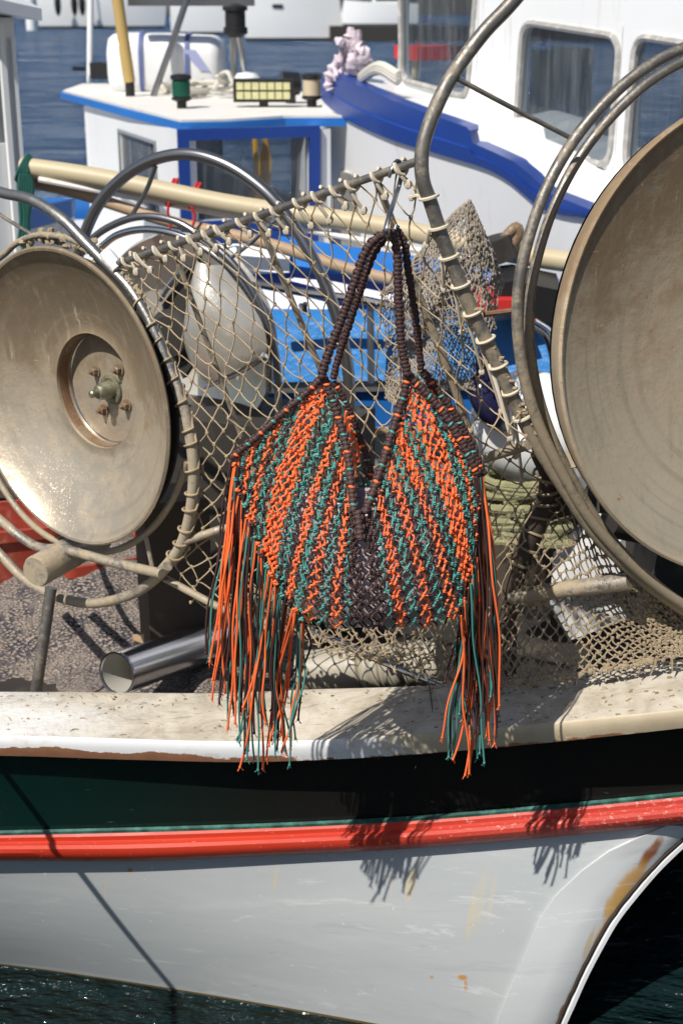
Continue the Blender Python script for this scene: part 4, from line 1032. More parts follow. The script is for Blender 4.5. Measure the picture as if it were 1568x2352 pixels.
# corrugated hose under the bag
mb = MB(); p0, p1 = P(690, 1545, 2.72), P(1010, 1520, 2.66)
pts = [p0.lerp(p1, i/60) for i in range(61)]
mb.tube(pts, [.047+(.0 if i < 26 else (.003*math.sin(i*1.1)+(-.006 if i % 9 == 0 else 0))) for i in range(61)], 24)
thing(mb, 'drain_hose', paint('dirty_cream_hose', (.40, .36, .28), .5, .3, 5, .42, (.13, .105, .075), 9), 'dirty cream ribbed hose lying behind the gunwale under the bag', 'hose')
# buoy and navy cap
e = empty('mooring_buoy', P(1215, 1110, 3.15), 'round white mooring buoy with navy blue cap hanging behind the right side of the net', 'buoy')
c = P(1228, 985, 3.15); mb = MB(); mb.blob(c, V((.15, 0, 0)), V((0, .15, 0)), V((-.02, 0, .135)), 32, 20); mb.build('buoy_body', M['white_clean'], e)
mb = MB(); c2 = P(1125, 925, 3.02); mb.blob(c2, V((.05, 0, -.02)), V((0, .05, 0)), V((-.012, 0, .062)), 24, 14); mb.tube([c2+V((-.01, 0, .05)), c2+V((-.025, 0, .11))], [.022, .012], 12); mb.build('buoy_cap', M['navy'], e)
# olive rope coil
b = MB(); rc_ = random.Random(5)
for g_, cy0 in enumerate((1098, 1152, 1206)):
    for k in range(4):
        cy = cy0+k*10+rc_.uniform(-2, 2); w = 92+10*math.sin(k*1.9+g_)
        ph_ = rc_.uniform(0, 6)
        pts = [P(1200+w*math.cos(a)+5*math.sin(3*a+ph_), cy+13*math.sin(a)+5*math.sin(2*a+ph_), 3.08-.06*math.sin(a)) for a in [2*math.pi*i/60 for i in range(60)]]
        b.tube(pts, [.0095+.0016*(i % 2) for i in range(60)], 8, closed=True)
thing(b, 'rope_coil', M['greenrope'], 'coil of olive green mooring rope hanging behind the net right of the bag', 'rope')
# white dinghy-like locker below the right dish
e = empty('deck_locker', P(1330, 1460, 2.95), 'white deck locker with rounded lid seen through the muddy net under the right dish', 'locker')
mb = MB(); mb.prism([P(1262, 1385, 2.9), P(1410, 1215, 2.9), P(1475, 1225, 2.9), P(1500, 1400, 2.9), P(1310, 1470, 2.9)], V((.05, .3, 0))); mb.build('locker_body', M['white'], e)
mb = MB(); mb.prism([P(1285, 1345, 2.86), P(1330, 1270, 2.86), P(1420, 1245, 2.86), P(1435, 1300, 2.86), P(1400, 1340, 2.86), P(1330, 1352, 2.86)], V((.02, .03, 0))); mb.build('locker_lid', M['white_clean'], e)
# net bundle hanging behind right ring
def cone_surf(u, v):
    a = lerp(-.2, 1.2, u)*math.pi
    x = lerp(1078, 1010+150*math.cos(a)*.95, v**.8)
    wob = 14*math.sin(a*5+v*4)*v
    y = lerp(462, 690+60*math.sin(a*2)+60*u, v)
    return P(x+wob, y+8*math.sin(a*7)*v, 3.0-.13*math.sin(a)*v)
b, _ = netting(cone_surf, 34, 26, .0015, .15, sag=.003, seed=12)
def fall(u, v): return P(lerp(905, 1120, u)+20*math.sin(v*5+u*3)-30*v*u, lerp(600, 915, v)+25*math.sin(u*6), 3.02-.05*math.sin(u*3.1)+.03*math.sin(v*9+u*8))
b2, _ = netting(fall, 30, 40, .0014, .2, sag=.003, seed=13)
off = len(b.v); b.v += b2.v; b.f += [tuple(i+off for i in f) for f in b2.f]; b.m += b2.m
e = tag(b.build('net_bundle', M['netgrey']), 'bunched grey net drawn to a peak behind the right guard ring', 'fishing net')
# ------------------------------------------------------------------ mooring rope to a post on the quay
SUN = V((-.53, -.64, 1.06)).normalized()
def at_hull(px, py):
    q = min((hull_pt(px, k/80) for k in range(90)), key=lambda q: abs(project(q)[1]-py)); return q
m1 = at_hull(390, 2262)+SUN*.9; m0 = P(62, 1850, Ys(62))+SUN*.5
dr = m1-m0; k_ = (.32-m0.y)/dr.y
mb = MB(); e0 = m0-dr*.22; e1 = m0+dr*k_
mb.tube([e0.lerp(e1, i/30)+V((0, 0, -.03*math.sin(i/30*math.pi)*0)) for i in range(31)], .0062, 8)
thing_rope = tag(mb.build('mooring_rope', M['greenrope']), 'mooring rope running from the gunwale up to a post on the quay', 'rope')
mb = MB(); b0_ = V((e1.x, e1.y-.06, .42)); mb.revolve([(.09, 0), (.09, .03), (.055, .04), (.05, e1.z-.3), (.06, e1.z-.28), (.001, e1.z-.25)], b0_, V((0, 0, 1)), 24)
tag(mb.build('quay_post', M['dark']), 'dark iron mooring post standing on the quay edge', 'post')
# ------------------------------------------------------------------ spars, ropes
def spar(name, p, q, r, mat, label, extra=None):
    mb = MB(); n = 24
    mb.tube([p.lerp(q, i/n)+V((0, 0, .006*math.sin(i*.5))) for i in range(n+1)], r, 20); return thing(mb, name, mat, label, 'spar')
s0, s1 = P(52, 383, 4.4), P(1330, 603, 4.0)
spar('boom', s0, s1, W(42, 4.3)/2, M['tan'], 'thick pale tan boom crossing behind the haulers in front of the cabin')
q0, q1 = P(62, 417, 4.45), P(900, 640, 4.1)
spar('wooden_pole', q0, q1, W(26, 4.3)/2, M['wood'], 'thinner brown wooden pole under the thick tan boom')
mb = MB(); mb.tube([P(90, 412, 4.36), P(500, 490, 4.3), P(900, 565, 4.1), P(1120, 602, 4.0)], W(13, 4.3)/2, 8); thing(mb, 'batten', paint('flaking_white_batten', (.74, .7, .66), .6, .1, 5, .3, (.4, .26, .2), 20), 'flaking whitish batten lashed along the underside of the tan boom', 'batten')
e = empty('hook_bracket', P(1175, 560, 4.0), 'rusty bracket standing on the right end of the tan boom', 'bracket')
mb = MB(); mb.tube(catmull([P(1150, 560, 4.0), P(1165, 540, 4.0), P(1185, 522, 4.0), P(1190, 540, 4.0), P(1178, 560, 4.0)], 4), .016, 10); mb.build('bracket_arm', M['rusty'], e)
mb = MB(); mb.tube([P(1128, 548, 4.0), P(1142, 600, 4.0)], .055, 16); mb.build('collar', M['dark'], e)
def loop(px, w, h, Y, r, mat, name, label, tail=None):
    mb = MB(); c = P(px[0], px[1], Y)
    R = W(h, Y)/2
    for k in range(2):
        mb.tube([c+V((.01*k+.012*math.sin(a)*1, math.cos(a)*R, math.sin(a)*R)) for a in [2*math.pi*i/24 for i in range(24)]], r, 6, closed=True)
    if tail: mb.tube(catmull([P(*t) for t in tail], 5), r, 6)
    thing(mb, name, mat, label, 'cord')
loop((392, 442), 12, 56, 4.32, .0045, M['redrope'], 'cord_tie', 'left red cord tied around the tan boom, its tail hanging down', [(388, 465, 4.25), (386, 490, 4.25), (392, 515, 4.25), (384, 545, 4.25)])
loop((444, 450), 12, 54, 4.32, .0045, M['redrope'], 'cord_tie', 'right red cord tied around the tan boom near the blue door frame', [(440, 475, 4.25), (448, 500, 4.25), (438, 530, 4.25)])
mb = MB()
for k in range(4): mb.tube([P(52+k*5, 385+k*4, 4.4)+V((.02*math.sin(a), math.cos(a)*.037, math.sin(a)*.037)) for a in [2*math.pi*i/20 for i in range(20)]], .006, 6, closed=True)
for k in range(6): mb.tube(catmull([P(48+k*4, 400, 4.33), P(46+k*6, 440, 4.33), P(50+k*4+5*math.sin(k), 500, 4.33), P(44+k*5, 560+k*6, 4.33)], 5), .007, 6)
thing(mb, 'tie_rope', M['darkgreenrope'], 'dark green rope wrapped round the left end of the tan boom and hanging down', 'rope')
# ------------------------------------------------------------------ blue and white cabin boat
cb = empty('cabin_boat', V((-.7, 7, ZW)), 'small boat with white cabin, blue roof rim and blue framed door, moored behind the haulers', 'boat')
fc = P(415, 281, 6.0); zr = fc.z
def R(px, py): return PZ(px, py, zr)
roof = [R(145, 212), R(300, 251), R(400, 277), R(416, 281), R(520, 279), R(650, 271), R(785, 271), R(790, 262), R(735, 224), R(640, 205), R(420, 196), R(190, 196)]
mb = MB(); mb.prism([p+V((0, 0, -.035)) for p in roof], V((0, 0, .045))); mb.build('roof', paint('scuffed_white_roof', (.72, .70, .66), .6, .08, 3, .35, (.5, .44, .36), 7, bump=.4, bscale=40, bdist=.004), cb, 30)
mb = MB(); cen = sum(roof, V())/len(roof)
ro = [p+(p-cen).normalized()*.012 for p in roof]
mb.grid([[p+V((0, 0, -.03)) for p in ro], [p+V((0, 0, -.032))+(p-cen).normalized()*.015 for p in ro], [p+V((0, 0, .0))+(p-cen).normalized()*.015 for p in ro], [p+V((0, 0, .002)) for p in ro]], closed=True)
mb.build('roof_rim', M['bluebright'], cb, 30)
fl = R(406, 290); fr = R(770, 281); bl = R(165, 222)
ins = lambda p, k: cen+(p-cen)*k
A = V((fl.x+.03, fl.y+.06, 0)); Bq = V((fr.x-.02, fr.y+.06, 0)); C = V((bl.x+.06, bl.y, 0)); D = Bq+(C-A)
zb = .35; zt = zr-.03
def wallpt(p, z): return V((p.x, p.y, z))
fN = (Bq-A).cross(V((0, 0, 1))).normalized()
if fN.y > 0: fN = -fN
lN = (C-A).cross(V((0, 0, 1))).normalized()
if lN.x > 0: lN = -lN
def quadwall(p, q, z0, z1, holes, n, th, mb):
    """wall with a rectangular opening given in (s0, s1, h0, h1)"""
    s0, s1, h0, h1 = holes
    L = lambda s: p.lerp(q, s)
    for a, b_, c, d in ((0, s0, z0, z1), (s1, 1, z0, z1), (s0, s1, z0, h0), (s0, s1, h1, z1)):
        pts = [wallpt(L(a), c), wallpt(L(b_), c), wallpt(L(b_), d), wallpt(L(a), d)]
        mb.prism(pts, n*-th)
def par(pt, p, q):   # parameter of a point along a wall
    d = q-p; return ((V((pt.x, pt.y, 0))-p).dot(d))/d.length_squared
Lf0, Lf1 = PL(275, 303, V((A.x, A.y, 1)), lN), PL(360, 396, V((A.x, A.y, 1)), lN)
s_a, s_b = sorted((par(Lf0, A, C), par(Lf1, A, C)))
mb = MB(); quadwall(A, C, zb, zt, (s_a, s_b, Lf1.z-.18, Lf0.z), lN, .04, mb)
quadwall(Bq, D, zb, zt, (.2, .8, zt-.32, zt-.06), -lN, .04, mb)
quadwall(C, D, zb, zt, (.15, .85, zt-.32, zt-.06), -fN, .04, mb)
g0, g1 = PL(432, 322, V((A.x, A.y, 1)), fN), PL(690, 452, V((A.x, A.y, 1)), fN)
h0 = g1.z; h1 = g0.z; u0, u1 = par(g0, A, Bq), par(PL(708, 380, V((A.x, A.y, 1)), fN), A, Bq)
quadwall(A, Bq, zb, zt, (u0, u1, h0-.08, h1), fN, .04, mb)
mb.build('cabin_wall', M['white'], cb, 30)
def wp(p, q, s, z, n, o): return wallpt(p.lerp(q, s), z)+n*o
def framebox(p, q, s0, s1, z0, z1, n, w, d, mb, m=0):
    """picture frame of four bars round an opening, standing proud of the wall"""
    L = (q-p).length; k = w/L
    for a, b_, c, e_ in ((s0-k, s0, z0-w, z1+w), (s1, s1+k, z0-w, z1+w), (s0, s1, z0-w, z0), (s0, s1, z1, z1+w)):
        mb.prism([wp(p, q, a, c, n, .002), wp(p, q, b_, c, n, .002), wp(p, q, b_, e_, n, .002), wp(p, q, a, e_, n, .002)], n*d, m)
mb = MB(); framebox(A, Bq, u0, u1, h0-.08, h1, fN, .045, .022, mb); dr = mb.build('door', M['bluedeep'], cb, 30)
mb = MB(); mb.prism([wp(A, Bq, u0-.06, zb+.02, fN, .003), wp(A, Bq, u1+.06, zb+.02, fN, .003), wp(A, Bq, u1+.06, h0-.13, fN, .003), wp(A, Bq, u0-.06, h0-.13, fN, .003)], fN*.02); mb.build('door_panel', M['bluedeep'], cb, 30)
mb = MB(); mb.poly([wp(A, Bq, u0, h0-.08, fN, -.015), wp(A, Bq, u1, h0-.08, fN, -.015), wp(A, Bq, u1, h1, fN, -.015), wp(A, Bq, u0, h1, fN, -.015)]); mb.build('door_glass', M['glass'], cb)
mb = MB(); mb.poly([wp(A, C, s_a, Lf1.z-.18, lN, -.01), wp(A, C, s_b, Lf1.z-.18, lN, -.01), wp(A, C, s_b, Lf0.z, lN, -.01), wp(A, C, s_a, Lf0.z, lN, -.01)]); mb.build('side_window', M['darkglass'], cb)
mb = MB(); framebox(A, C, s_a, s_b, Lf1.z-.18, Lf0.z, lN, .014, .006, mb); mb.build('window_seal', M['gray'], cb)
# inside: floor, bulkhead and things hanging there
mb = MB(); m1 = A.lerp(C, .55); m2 = Bq.lerp(D, .55); mb.prism([wallpt(m1.lerp(m2, .1), zb), wallpt(m1.lerp(m2, .55), zb), wallpt(m1.lerp(m2, .55), zt), wallpt(m1.lerp(m2, .1), zt)], V((0, .02, 0))); mb.build('bulkhead', M['interior'], cb)
mb = MB()
a = wp(A, Bq, lerp(u0, u1, .52), h0-.06, fN, -.12); mb.prism([a, a+V((.10, .03, 0)), a+V((.11, .03, .2)), a+V((.085, .03, .33)), a+V((.06, .02, .2))], V((0, .02, 0)))
a = wp(A, Bq, lerp(u0, u1, .60), h0-.03, fN, -.09); mb.tube([a, a+V((0, 0, .3))], .012, 8)
thing(mb, 'oilskin', M['yellow'], 'yellow oilskin and pole hanging inside the blue framed cabin door', 'clothing')
mb = MB(); mb.abox(A.x+.62, A.x+.80, A.y+.35, A.y+.5, zb, zt-.2); mb.build('console', M['cream'], cb)
# window at the cabin's far right side
# hull and deck of that boat
mb = MB()
mb.prism([V((-3.2, 5.7, .44)), V((-1.2, 5.3, .44)), V((.2, 5.5, .44)), V((.5, 6.4, .44)), V((-.4, 9.5, .44)), V((-2.4, 9.6, .44))], V((0, 0, .05))); mb.build('deck', M['white'], cb, 30)
hb = [V((-3.4, 5.6, 0)), V((-1.2, 5.22, 0)), V((.25, 5.4, 0)), V((.6, 6.4, 0)), V((-.3, 9.6, 0)), V((-2.5, 9.8, 0))]
mb = MB(); mb.grid([[p+V((0, .1, ZW-.1)) for p in hb], [p+V((0, 0, .52)) for p in hb], [p+V((0, 0, .6)) for p in hb], [p+V((0, .06, .6)) for p in hb], [p+V((0, .07, .4)) for p in hb]], closed=True); mb.build('hull', M['bluebright'], cb, 30)
# roof gear, all bolted to that roof
def rod(pts, w, Y, mat, name, n=10, parent=cb):
    mb = MB(); mb.tube([P(*p) for p in pts], W(w, Y)/2, n); return mb.build(name, mat, parent)
def rz(px, py): return PZ(px, py, zr+.008)
ya = rz(207, 186).y
b_ = rz(300, 222)
mb = MB(); mb.tube([b_+V((0, 0, .07)), P(288, 120, b_.y), P(262, -60, b_.y), P(250, -160, b_.y)], W(24, b_.y)/2, 14); mb.build('bamboo_pole', M['bamboo'], cb)
mb = MB(); mb.tube([b_, b_+V((0, 0, .09))], W(20, b_.y)/2, 10); mb.build('pole_socket', M['black'], cb)
a_ = rz(207, 190)
mb = MB(); mb.tube([a_, P(207, 120, a_.y), P(210, -120, a_.y)], W(13, a_.y)/2, 10); mb.build('antenna', M['white_hull'], cb)
mb = MB(); mb.box(P(232, 162, a_.y), V((.055, 0, 0)), V((0, .05, 0)), V((0, 0, .045))); mb.tube([P(196, 158, a_.y-.05), P(168, 158, a_.y-.1)], .012, 8); mb.build('antenna_base', M['black'], cb)
c_ = rz(352, 222)
rod([(352, 222, c_.y), (392, 110, c_.y), (432, -10, c_.y), (452, -70, c_.y)], 14, c_.y, M['grayalu'], 'mast_stay')
d_ = rz(538, 214)
mb = MB(); mb.tube([d_, P(536, 120, d_.y), P(533, 60, d_.y)], W(14, d_.y)/2, 10); mb.tube([rz(566, 205)+V((.0, 0, 0)), P(556, 130, d_.y), P(546, 70, d_.y)], W(13, d_.y)/2, 10); mb.build('light_mast', M['chrome'], cb)
ml = P(541, 72, d_.y); mb = MB(); mb.revolve([(.03, -.02), (.062, 0), (.062, .03), (.052, .032), (.052, .11), (.064, .112), (.064, .13), (.02, .15), (.001, .15)], ml+V((0, 0, -.01)), V((0, 0, 1)), 20); mb.build('masthead_light', M['black'], cb)
mb = MB(); mb.box(P(440, 4, d_.y), V((.32, 0, .0)), V((0, .03, 0)), V((0, 0, .02))); mb.build('mast_crossbar', M['grayalu'], cb)
def navlight(px, py, lens, name):
    c = rz(px, py); mb = MB(); mb.revolve([(.022, 0), (.022, .03), (.045, .04), (.045, .05), (.036, .051), (.036, .125), (.047, .127), (.047, .145), (.02, .15), (.001, .15)], c, V((0, 0, 1)), 20)
    o = mb.build(name, M['black'], cb, 30); mb = MB(); mb.revolve([(.0405, .053), (.0405, .123)], c, V((0, 0, 1)), 20); l_ = MB(); l_.revolve([(.036, .052), (.041, .054), (.041, .122), (.036, .124)], c, V((0, 0, 1)), 20); l_.build('lens', lens, o)
navlight(418, 250, M['lens_green'], 'navigation_light')
navlight(716, 247, M['ledglass'], 'navigation_light')
c = rz(606, 247)+V((0, 0, .075)); mb = MB(); mb.box(c, V((.135, .0, 0)), V((0, .03, 0)), V((0, 0, .05))); mb.box(c+V((0, 0, -.06)), V((.02, 0, 0)), V((0, .02, 0)), V((0, 0, .02))); lb = mb.build('light_bar', M['black'], cb, 20)
for r_ in range(2):
    for k in range(7):
        mb = MB(); mb.box(c+V((-.105+k*.035, -.031, .02-.04*r_)), V((.015, 0, 0)), V((0, .004, 0)), V((0, 0, .016))); mb.build('led', M['led'], lb, 20)
c = rz(568, 232); mb = MB(); mb.tube([c, c+V((0, 0, .07))], .03, 12); mb.revolve([(.03, .07), (.056, .085), (.058, .11), (.045, .128), (.001, .135)], c, V((0, 0, 1)), 20); mb.build('gps_antenna', M['white_clean'], cb)
c = rz(620, 225); mb = MB(); mb.revolve([(.09, 0), (.09, .05), (.07, .075), (.001, .09)], c, V((0, 0, 1)), 20); mb.build('dome_antenna', M['cream'], cb)
c = rz(672, 238); mb = MB(); mb.tube([c, c+V((0, 0, .05))], .015, 8); mb.tube([c+V((.03, 0, .09)), c+V((-.05, -.02, .09))], [.05, .055], 16); mb.build('spotlight', M['black'], cb, 30)
mb = MB(); rnd2 = random.Random(4)
for k in range(5):
    c = rz(rnd2.uniform(400, 540), rnd2.uniform(205, 232)); pts = [c+V((rnd2.uniform(-.1, .1), rnd2.uniform(-.2, .2), .02+rnd2.uniform(0, .05))) for _ in range(6)]
    mb.tube(catmull(pts, 5), .014, 6)
for k in range(4):
    c = rz(rnd2.uniform(510, 570), rnd2.uniform(215, 240)); pts = [c+V((rnd2.uniform(-.06, .06), rnd2.uniform(-.1, .1), .02+rnd2.uniform(0, .09))) for _ in range(6)]
    mb.tube(catmull(pts, 5), .012, 6)
thing(mb, 'loose_rope', M['cream'], 'loose pale ropes lying on the cabin roof around the mast foot', 'rope')
# liferaft canister
lr0 = rz(265, 203); lr1 = rz(500, 222)
e = empty('liferaft_canister', V(((lr0.x+lr1.x)/2, (lr0.y+lr1.y)/2, zr+.01)), 'white moulded liferaft canister with dark straps lying on the small cabin roof', 'liferaft')
ry = 7.95
Lc, Rc = P(262, 145, ry), P(508, 152, ry); axl = (Rc-Lc); Lh = axl.length; axn = axl.normalized()
up = V((0, 0, 1)); dp = up.cross(axn).normalized()
hw, hh = .20, W(62, ry)
def raftrow(s, k): return [Lc+axl*s+dp*(math.copysign(abs(math.cos(a))**.55, math.cos(a))*hw*k)+up*(math.copysign(abs(math.sin(a))**.6, math.sin(a))*hh*k) for a in [2*math.pi*i/32 for i in range(32)]]
ss = [(-.035, .3), (-.03, .62), (-.01, .84), (.03, .95), (.08, 1), (.3, 1.015), (.315, 1.0), (.5, 1.02), (.7, 1.0), (.92, 1), (.97, .95), (1.01, .84), (1.03, .62), (1.035, .3)]
mb = MB(); rr_ = [raftrow(*x) for x in ss]; mb.grid(rr_, closed=True); mb.poly(rr_[0]); mb.poly(rr_[-1]); mb.build('canister', M['white_clean'], e, 60)
for s_, w_ in ((.30, .03), (.72, .03)):
    mb = MB(); mb.grid([[q+(q-(Lc+axl*s_)).normalized()*.006 for q in raftrow(s_+d, 1.015)] for d in (-w_/2*1.3, w_/2*1.3)], closed=True); mb.build('strap', paint('slate_blue_strap', (.1, .13, .3), .6), e)
mb = MB(); mb.grid([[q+(q-(Lc+axl*s_)).normalized()*.004 for q in raftrow(s_, 1.018)[:1]+raftrow(s_, 1.018)[-6:]] for s_ in (.05, .95)]); mb.build('seam', M['gray'], e)
mb = MB(); fr_ = Lc+axl*.86-dp*0
def on_raft(s, z): return Lc+axl*s+V((0, -1, 0))*(hw*1.03)+up*z
mb.poly([on_raft(.68, hh*.55), on_raft(.84, -hh*.1), on_raft(.93, -hh*.1), on_raft(.8, hh*.55)])
mb.build('emblem', paint('pale_blue_emblem', (.35, .38, .6), .5), e)
# ------------------------------------------------------------------ blue open boat between
ob = empty('open_boat', P(760, 1000, 3.9), 'bright blue open boat with white gunwale stripe and grey hand rail behind the bag', 'boat')
Yo = lambda x: lerp(4.0, 3.75, (x-500)/800)
def strip(ys, mat, name, x0=470, x1=1450, dy=0, par=ob, bulge=.0):
    mb = MB(); rows = []
    xs = [lerp(x0, x1, i/24) for i in range(25)]
    for k, (f0, off) in enumerate(ys): rows.append([P(x, f0(x), Yo(x)+off) for x in xs])
    mb.grid(rows); return mb.build(name, mat, par, 25)
ln = lambda y0, y1: (lambda x: lerp(y0, y1, (x-500)/800))
strip([(ln(560, 560), .5), (ln(572, 572), .46), (ln(632, 600), .36), (ln(634, 604), .40)], M['white_clean'], 'gunwale', 420, 665)
strip([(ln(520, 640), .62), (ln(572, 660), .46), (ln(634, 672), .39)], M['bluebright'], 'coaming', 640, 1180)
strip([(ln(625, 640), .385), (ln(715, 712), .32), (ln(720, 716), .2)], M['bluedeep'], 'bulwark')
strip([(ln(708, 712), .36), (ln(712, 716), .14), (ln(740, 735), .05), (ln(880, 868), .0), (ln(882, 870), .05)], M['bluetarp'], 'deck_cover')
strip([(ln(880, 868), .02), (ln(905, 892), .012), (ln(907, 894), .06)], M['grayalu'], 'rubbing_band')
strip([(ln(905, 892), .03), (ln(985, 975), .05), (ln(987, 977), .1)], M['bluebright'], 'hull_side')
strip([(ln(985, 975), .04), (ln(1002, 992), .035), (ln(1004, 994), .1)], M['wood'], 'wood_strake')
strip([(ln(1002, 992), .06), (ln(1180, 1180), .2), (ln(1300, 1300), .3)], M['white'], 'lower_hull')
mb = MB(); mb.tube([P(580, 650, 3.85), P(700, 672, 3.85), P(840, 690, 3.82), P(960, 716, 3.8)], .012, 8)
for x, y0, y1 in ((850, 690, 880),): mb.tube([P(x, y0, 3.84), P(x+2, y1, 3.8)], .010, 8)
mb.build('hand_rail', M['grayalu'], ob)
mb = MB(); mb.tube(catmull([P(1222, 742, 3.55), P(1258, 770, 3.55), P(1276, 830, 3.55), P(1280, 900, 3.55), P(1278, 1000, 3.55)], 6), .016, 10); mb.build('stern_rail', M['chrome'], ob)
mb = MB(); mb.prism([P(1130, 652, 3.75), P(1180, 645, 3.75), P(1290, 668, 3.75), P(1290, 745, 3.75), P(1200, 735, 3.75), P(1150, 700, 3.75)], V((.02, .25, 0))); mb.build('engine_cover', M['black'], ob, 30)
mb = MB(); mb.prism([P(1060, 690, 3.7), P(1180, 690, 3.7), P(1200, 722, 3.7), P(1060, 716, 3.7)], V((.02, .2, 0))); mb.build('red_cushion', M['redrope'], ob, 30)
# ------------------------------------------------------------------ white trawler on the right
tw = empty('white_trawler', V((1.2, 6, ZW)), 'large white fishing boat with deep blue bulwark and rounded cabin windows, bow pointing left', 'boat')
nW = V((-.91, -.40, 0)).normalized(); pW = P(1185, 340, 5.5)
onW = lambda x, y, o=0: PL(x, y, pW+nW*o, nW)
wd = V((nW.y, -nW.x, 0)).normalized()
if wd.x > 0: wd = -wd      # pointing towards the bow (away, left)
def rrect(pts, rad_, n=5):
    """rounded polygon from corner points"""
    out = []; N = len(pts)
    for i in range(N):
        p, a, b_ = pts[i], pts[i-1], pts[(i+1) % N]
        da = (a-p).normalized(); db = (b_-p).normalized()
        for k in range(n+1):
            t_ = k/n; q = (p+da*rad_)*(1-t_)**2+p*2*t_*(1-t_)+(p+db*rad_)*t_*t_; out.append(q)
    return out
wins = [[(921, -60), (1098, -40), (1076, 224), (924, 183)], [(1203, 50), (1426, 84), (1402, 382), (1184, 330)], [(1462, 82), (1640, 110), (1612, 445), (1436, 392)]]
# cabin side with openings: strips around each window
def W2(p): # plane coordinates
    d = p-pW; return d.dot(wd), d.z
s_front = W2(onW(914, 100))[0]; s_back = -2.2
zb_, zt_ = .55, 2.25
def wq(s, z, o=0): return pW+wd*s+V((0, 0, z-pW.z))+nW*o
mb = MB()
wr = []
for w_ in wins:
    pts = [onW(x, y) for x, y in w_]; cs = [W2(p) for p in pts]
    zz = [p.z for p in pts]; wr.append((min(c[0] for c in cs), max(c[0] for c in cs), min(zz), max(zz), pts))
edges = sorted([(a, b_, c, d) for a, b_, c, d, _ in wr])
s = s_back
for a, b_, c, d in edges:
    mb.prism([wq(s, zb_), wq(a, zb_), wq(a, zt_), wq(s, zt_)], nW*-.04)
    mb.prism([wq(a, zb_), wq(b_, zb_), wq(b_, c), wq(a, c)], nW*-.04)
    if d < zt_: mb.prism([wq(a, d), wq(b_, d), wq(b_, zt_), wq(a, zt_)], nW*-.04)
    s = b_
mb.prism([wq(s, zb_), wq(s_front, zb_), wq(s_front, zt_), wq(s, zt_)], nW*-.04)
# other walls and roof
cw = 2.3
mb.prism([wq(s_front, zb_), wq(s_front, zb_, -cw), wq(s_front, .9, -cw), wq(s_front, .9)], wd*-.04)
mb.prism([wq(s_back, zb_), wq(s_back, zb_, -cw), wq(s_back, zt_, -cw), wq(s_back, zt_)], wd*.04)
mb.prism([wq(s_front, zb_, -cw), wq(s_back, zb_, -cw), wq(s_back, 1.2, -cw), wq(s_front, 1.2, -cw)], nW*.04)
mb.prism([wq(s_front+.08, zt_, .06), wq(s_back, zt_, .06), wq(s_back, zt_, -cw-.06), wq(s_front+.08, zt_, -cw-.06)], V((0, 0, .06)))
mb.build('cabin', M['white_clean'], tw, 30)
for (a, b_, c, d, pts) in wr:
    oc = [wq(a, c), wq(b_, c), wq(b_, d), wq(a, d)]
    inner = rrect(pts, .07)
    # filler plate between rectangular opening and rounded pane, then gasket, pane and rivets
    cen_ = sum(pts, V())/4
    outer = []
    for q in inner:
        s_, z_ = W2(q)[0], q.z; ds, dz = s_-W2(cen_)[0], z_-cen_.z
        k = min(((b_+.01-W2(cen_)[0])/ds if ds > 0 else (a-.01-W2(cen_)[0])/ds) if abs(ds) > 1e-6 else 99, ((d+.01-cen_.z)/dz if dz > 0 else (c-.01-cen_.z)/dz) if abs(dz) > 1e-6 else 99)
        outer.append(wq(W2(cen_)[0]+ds*max(1, k), cen_.z+dz*max(1, k), .003))
    f_ = MB(); f_.grid([outer, [q+nW*.003 for q in inner], [q-nW*.03 for q in inner]], closed=True)
    wo = f_.build('window', M['white_clean'], tw, 30)
    f_ = MB(); f_.tube([q+nW*.006 for q in inner], .013, 6, closed=True); f_.build('gasket', paint('grey_window_gasket', (.36, .35, .33), .6, .25, 30, .4, (.6, .58, .54), 30), wo)
    f_ = MB(); f_.poly([q-nW*.012 for q in inner]); f_.build('pane', M['glass'], wo)
# interior seen through the panes
mb = MB(); mb.prism([wq(s_front-.02, 1.0, -.9), wq(s_back, 1.0, -.9), wq(s_back, 1.25, -.9), wq(s_front-.02, 1.25, -.9)], nW*-.03)
mb.prism([wq(s_front-.05, .56, -.05), wq(s_back, .56, -.05), wq(s_back, .56, -cw), wq(s_front-.05, .56, -cw)], V((0, 0, .02)))
for s_ in (-.05, -.7): mb.prism([wq(s_, .6, -.7), wq(s_-.35, .6, -.7), wq(s_-.35, 2.2, -.7), wq(s_, 2.2, -.7)], nW*-.05)
mb.build('bulkhead', M['interior'], tw)
mb = MB(); p = onW(1238, 300, -.2); mb.box(p, wd*.035, nW*.03, V((0, 0, .3))); p = onW(1310, 185, -.5); mb.box(p, wd*.11, nW*.03, V((0, 0, .13))); mb.build('seat', M['cream'], tw, 30)
mb = MB(); p = onW(985, 120, -.3); mb.box(p, wd*.12, nW*.12, V((0, 0, .03))); mb.tube([onW(960, 100, -.25), onW(955, 160, -.25)], .012, 8); mb.build('wheel', M['redrope'], tw, 30)
mb = MB(); mb.tube([onW(958, 120, -.22), onW(952, 180, -.22)], .018, 8); mb.build('lever', M['tan'], tw)
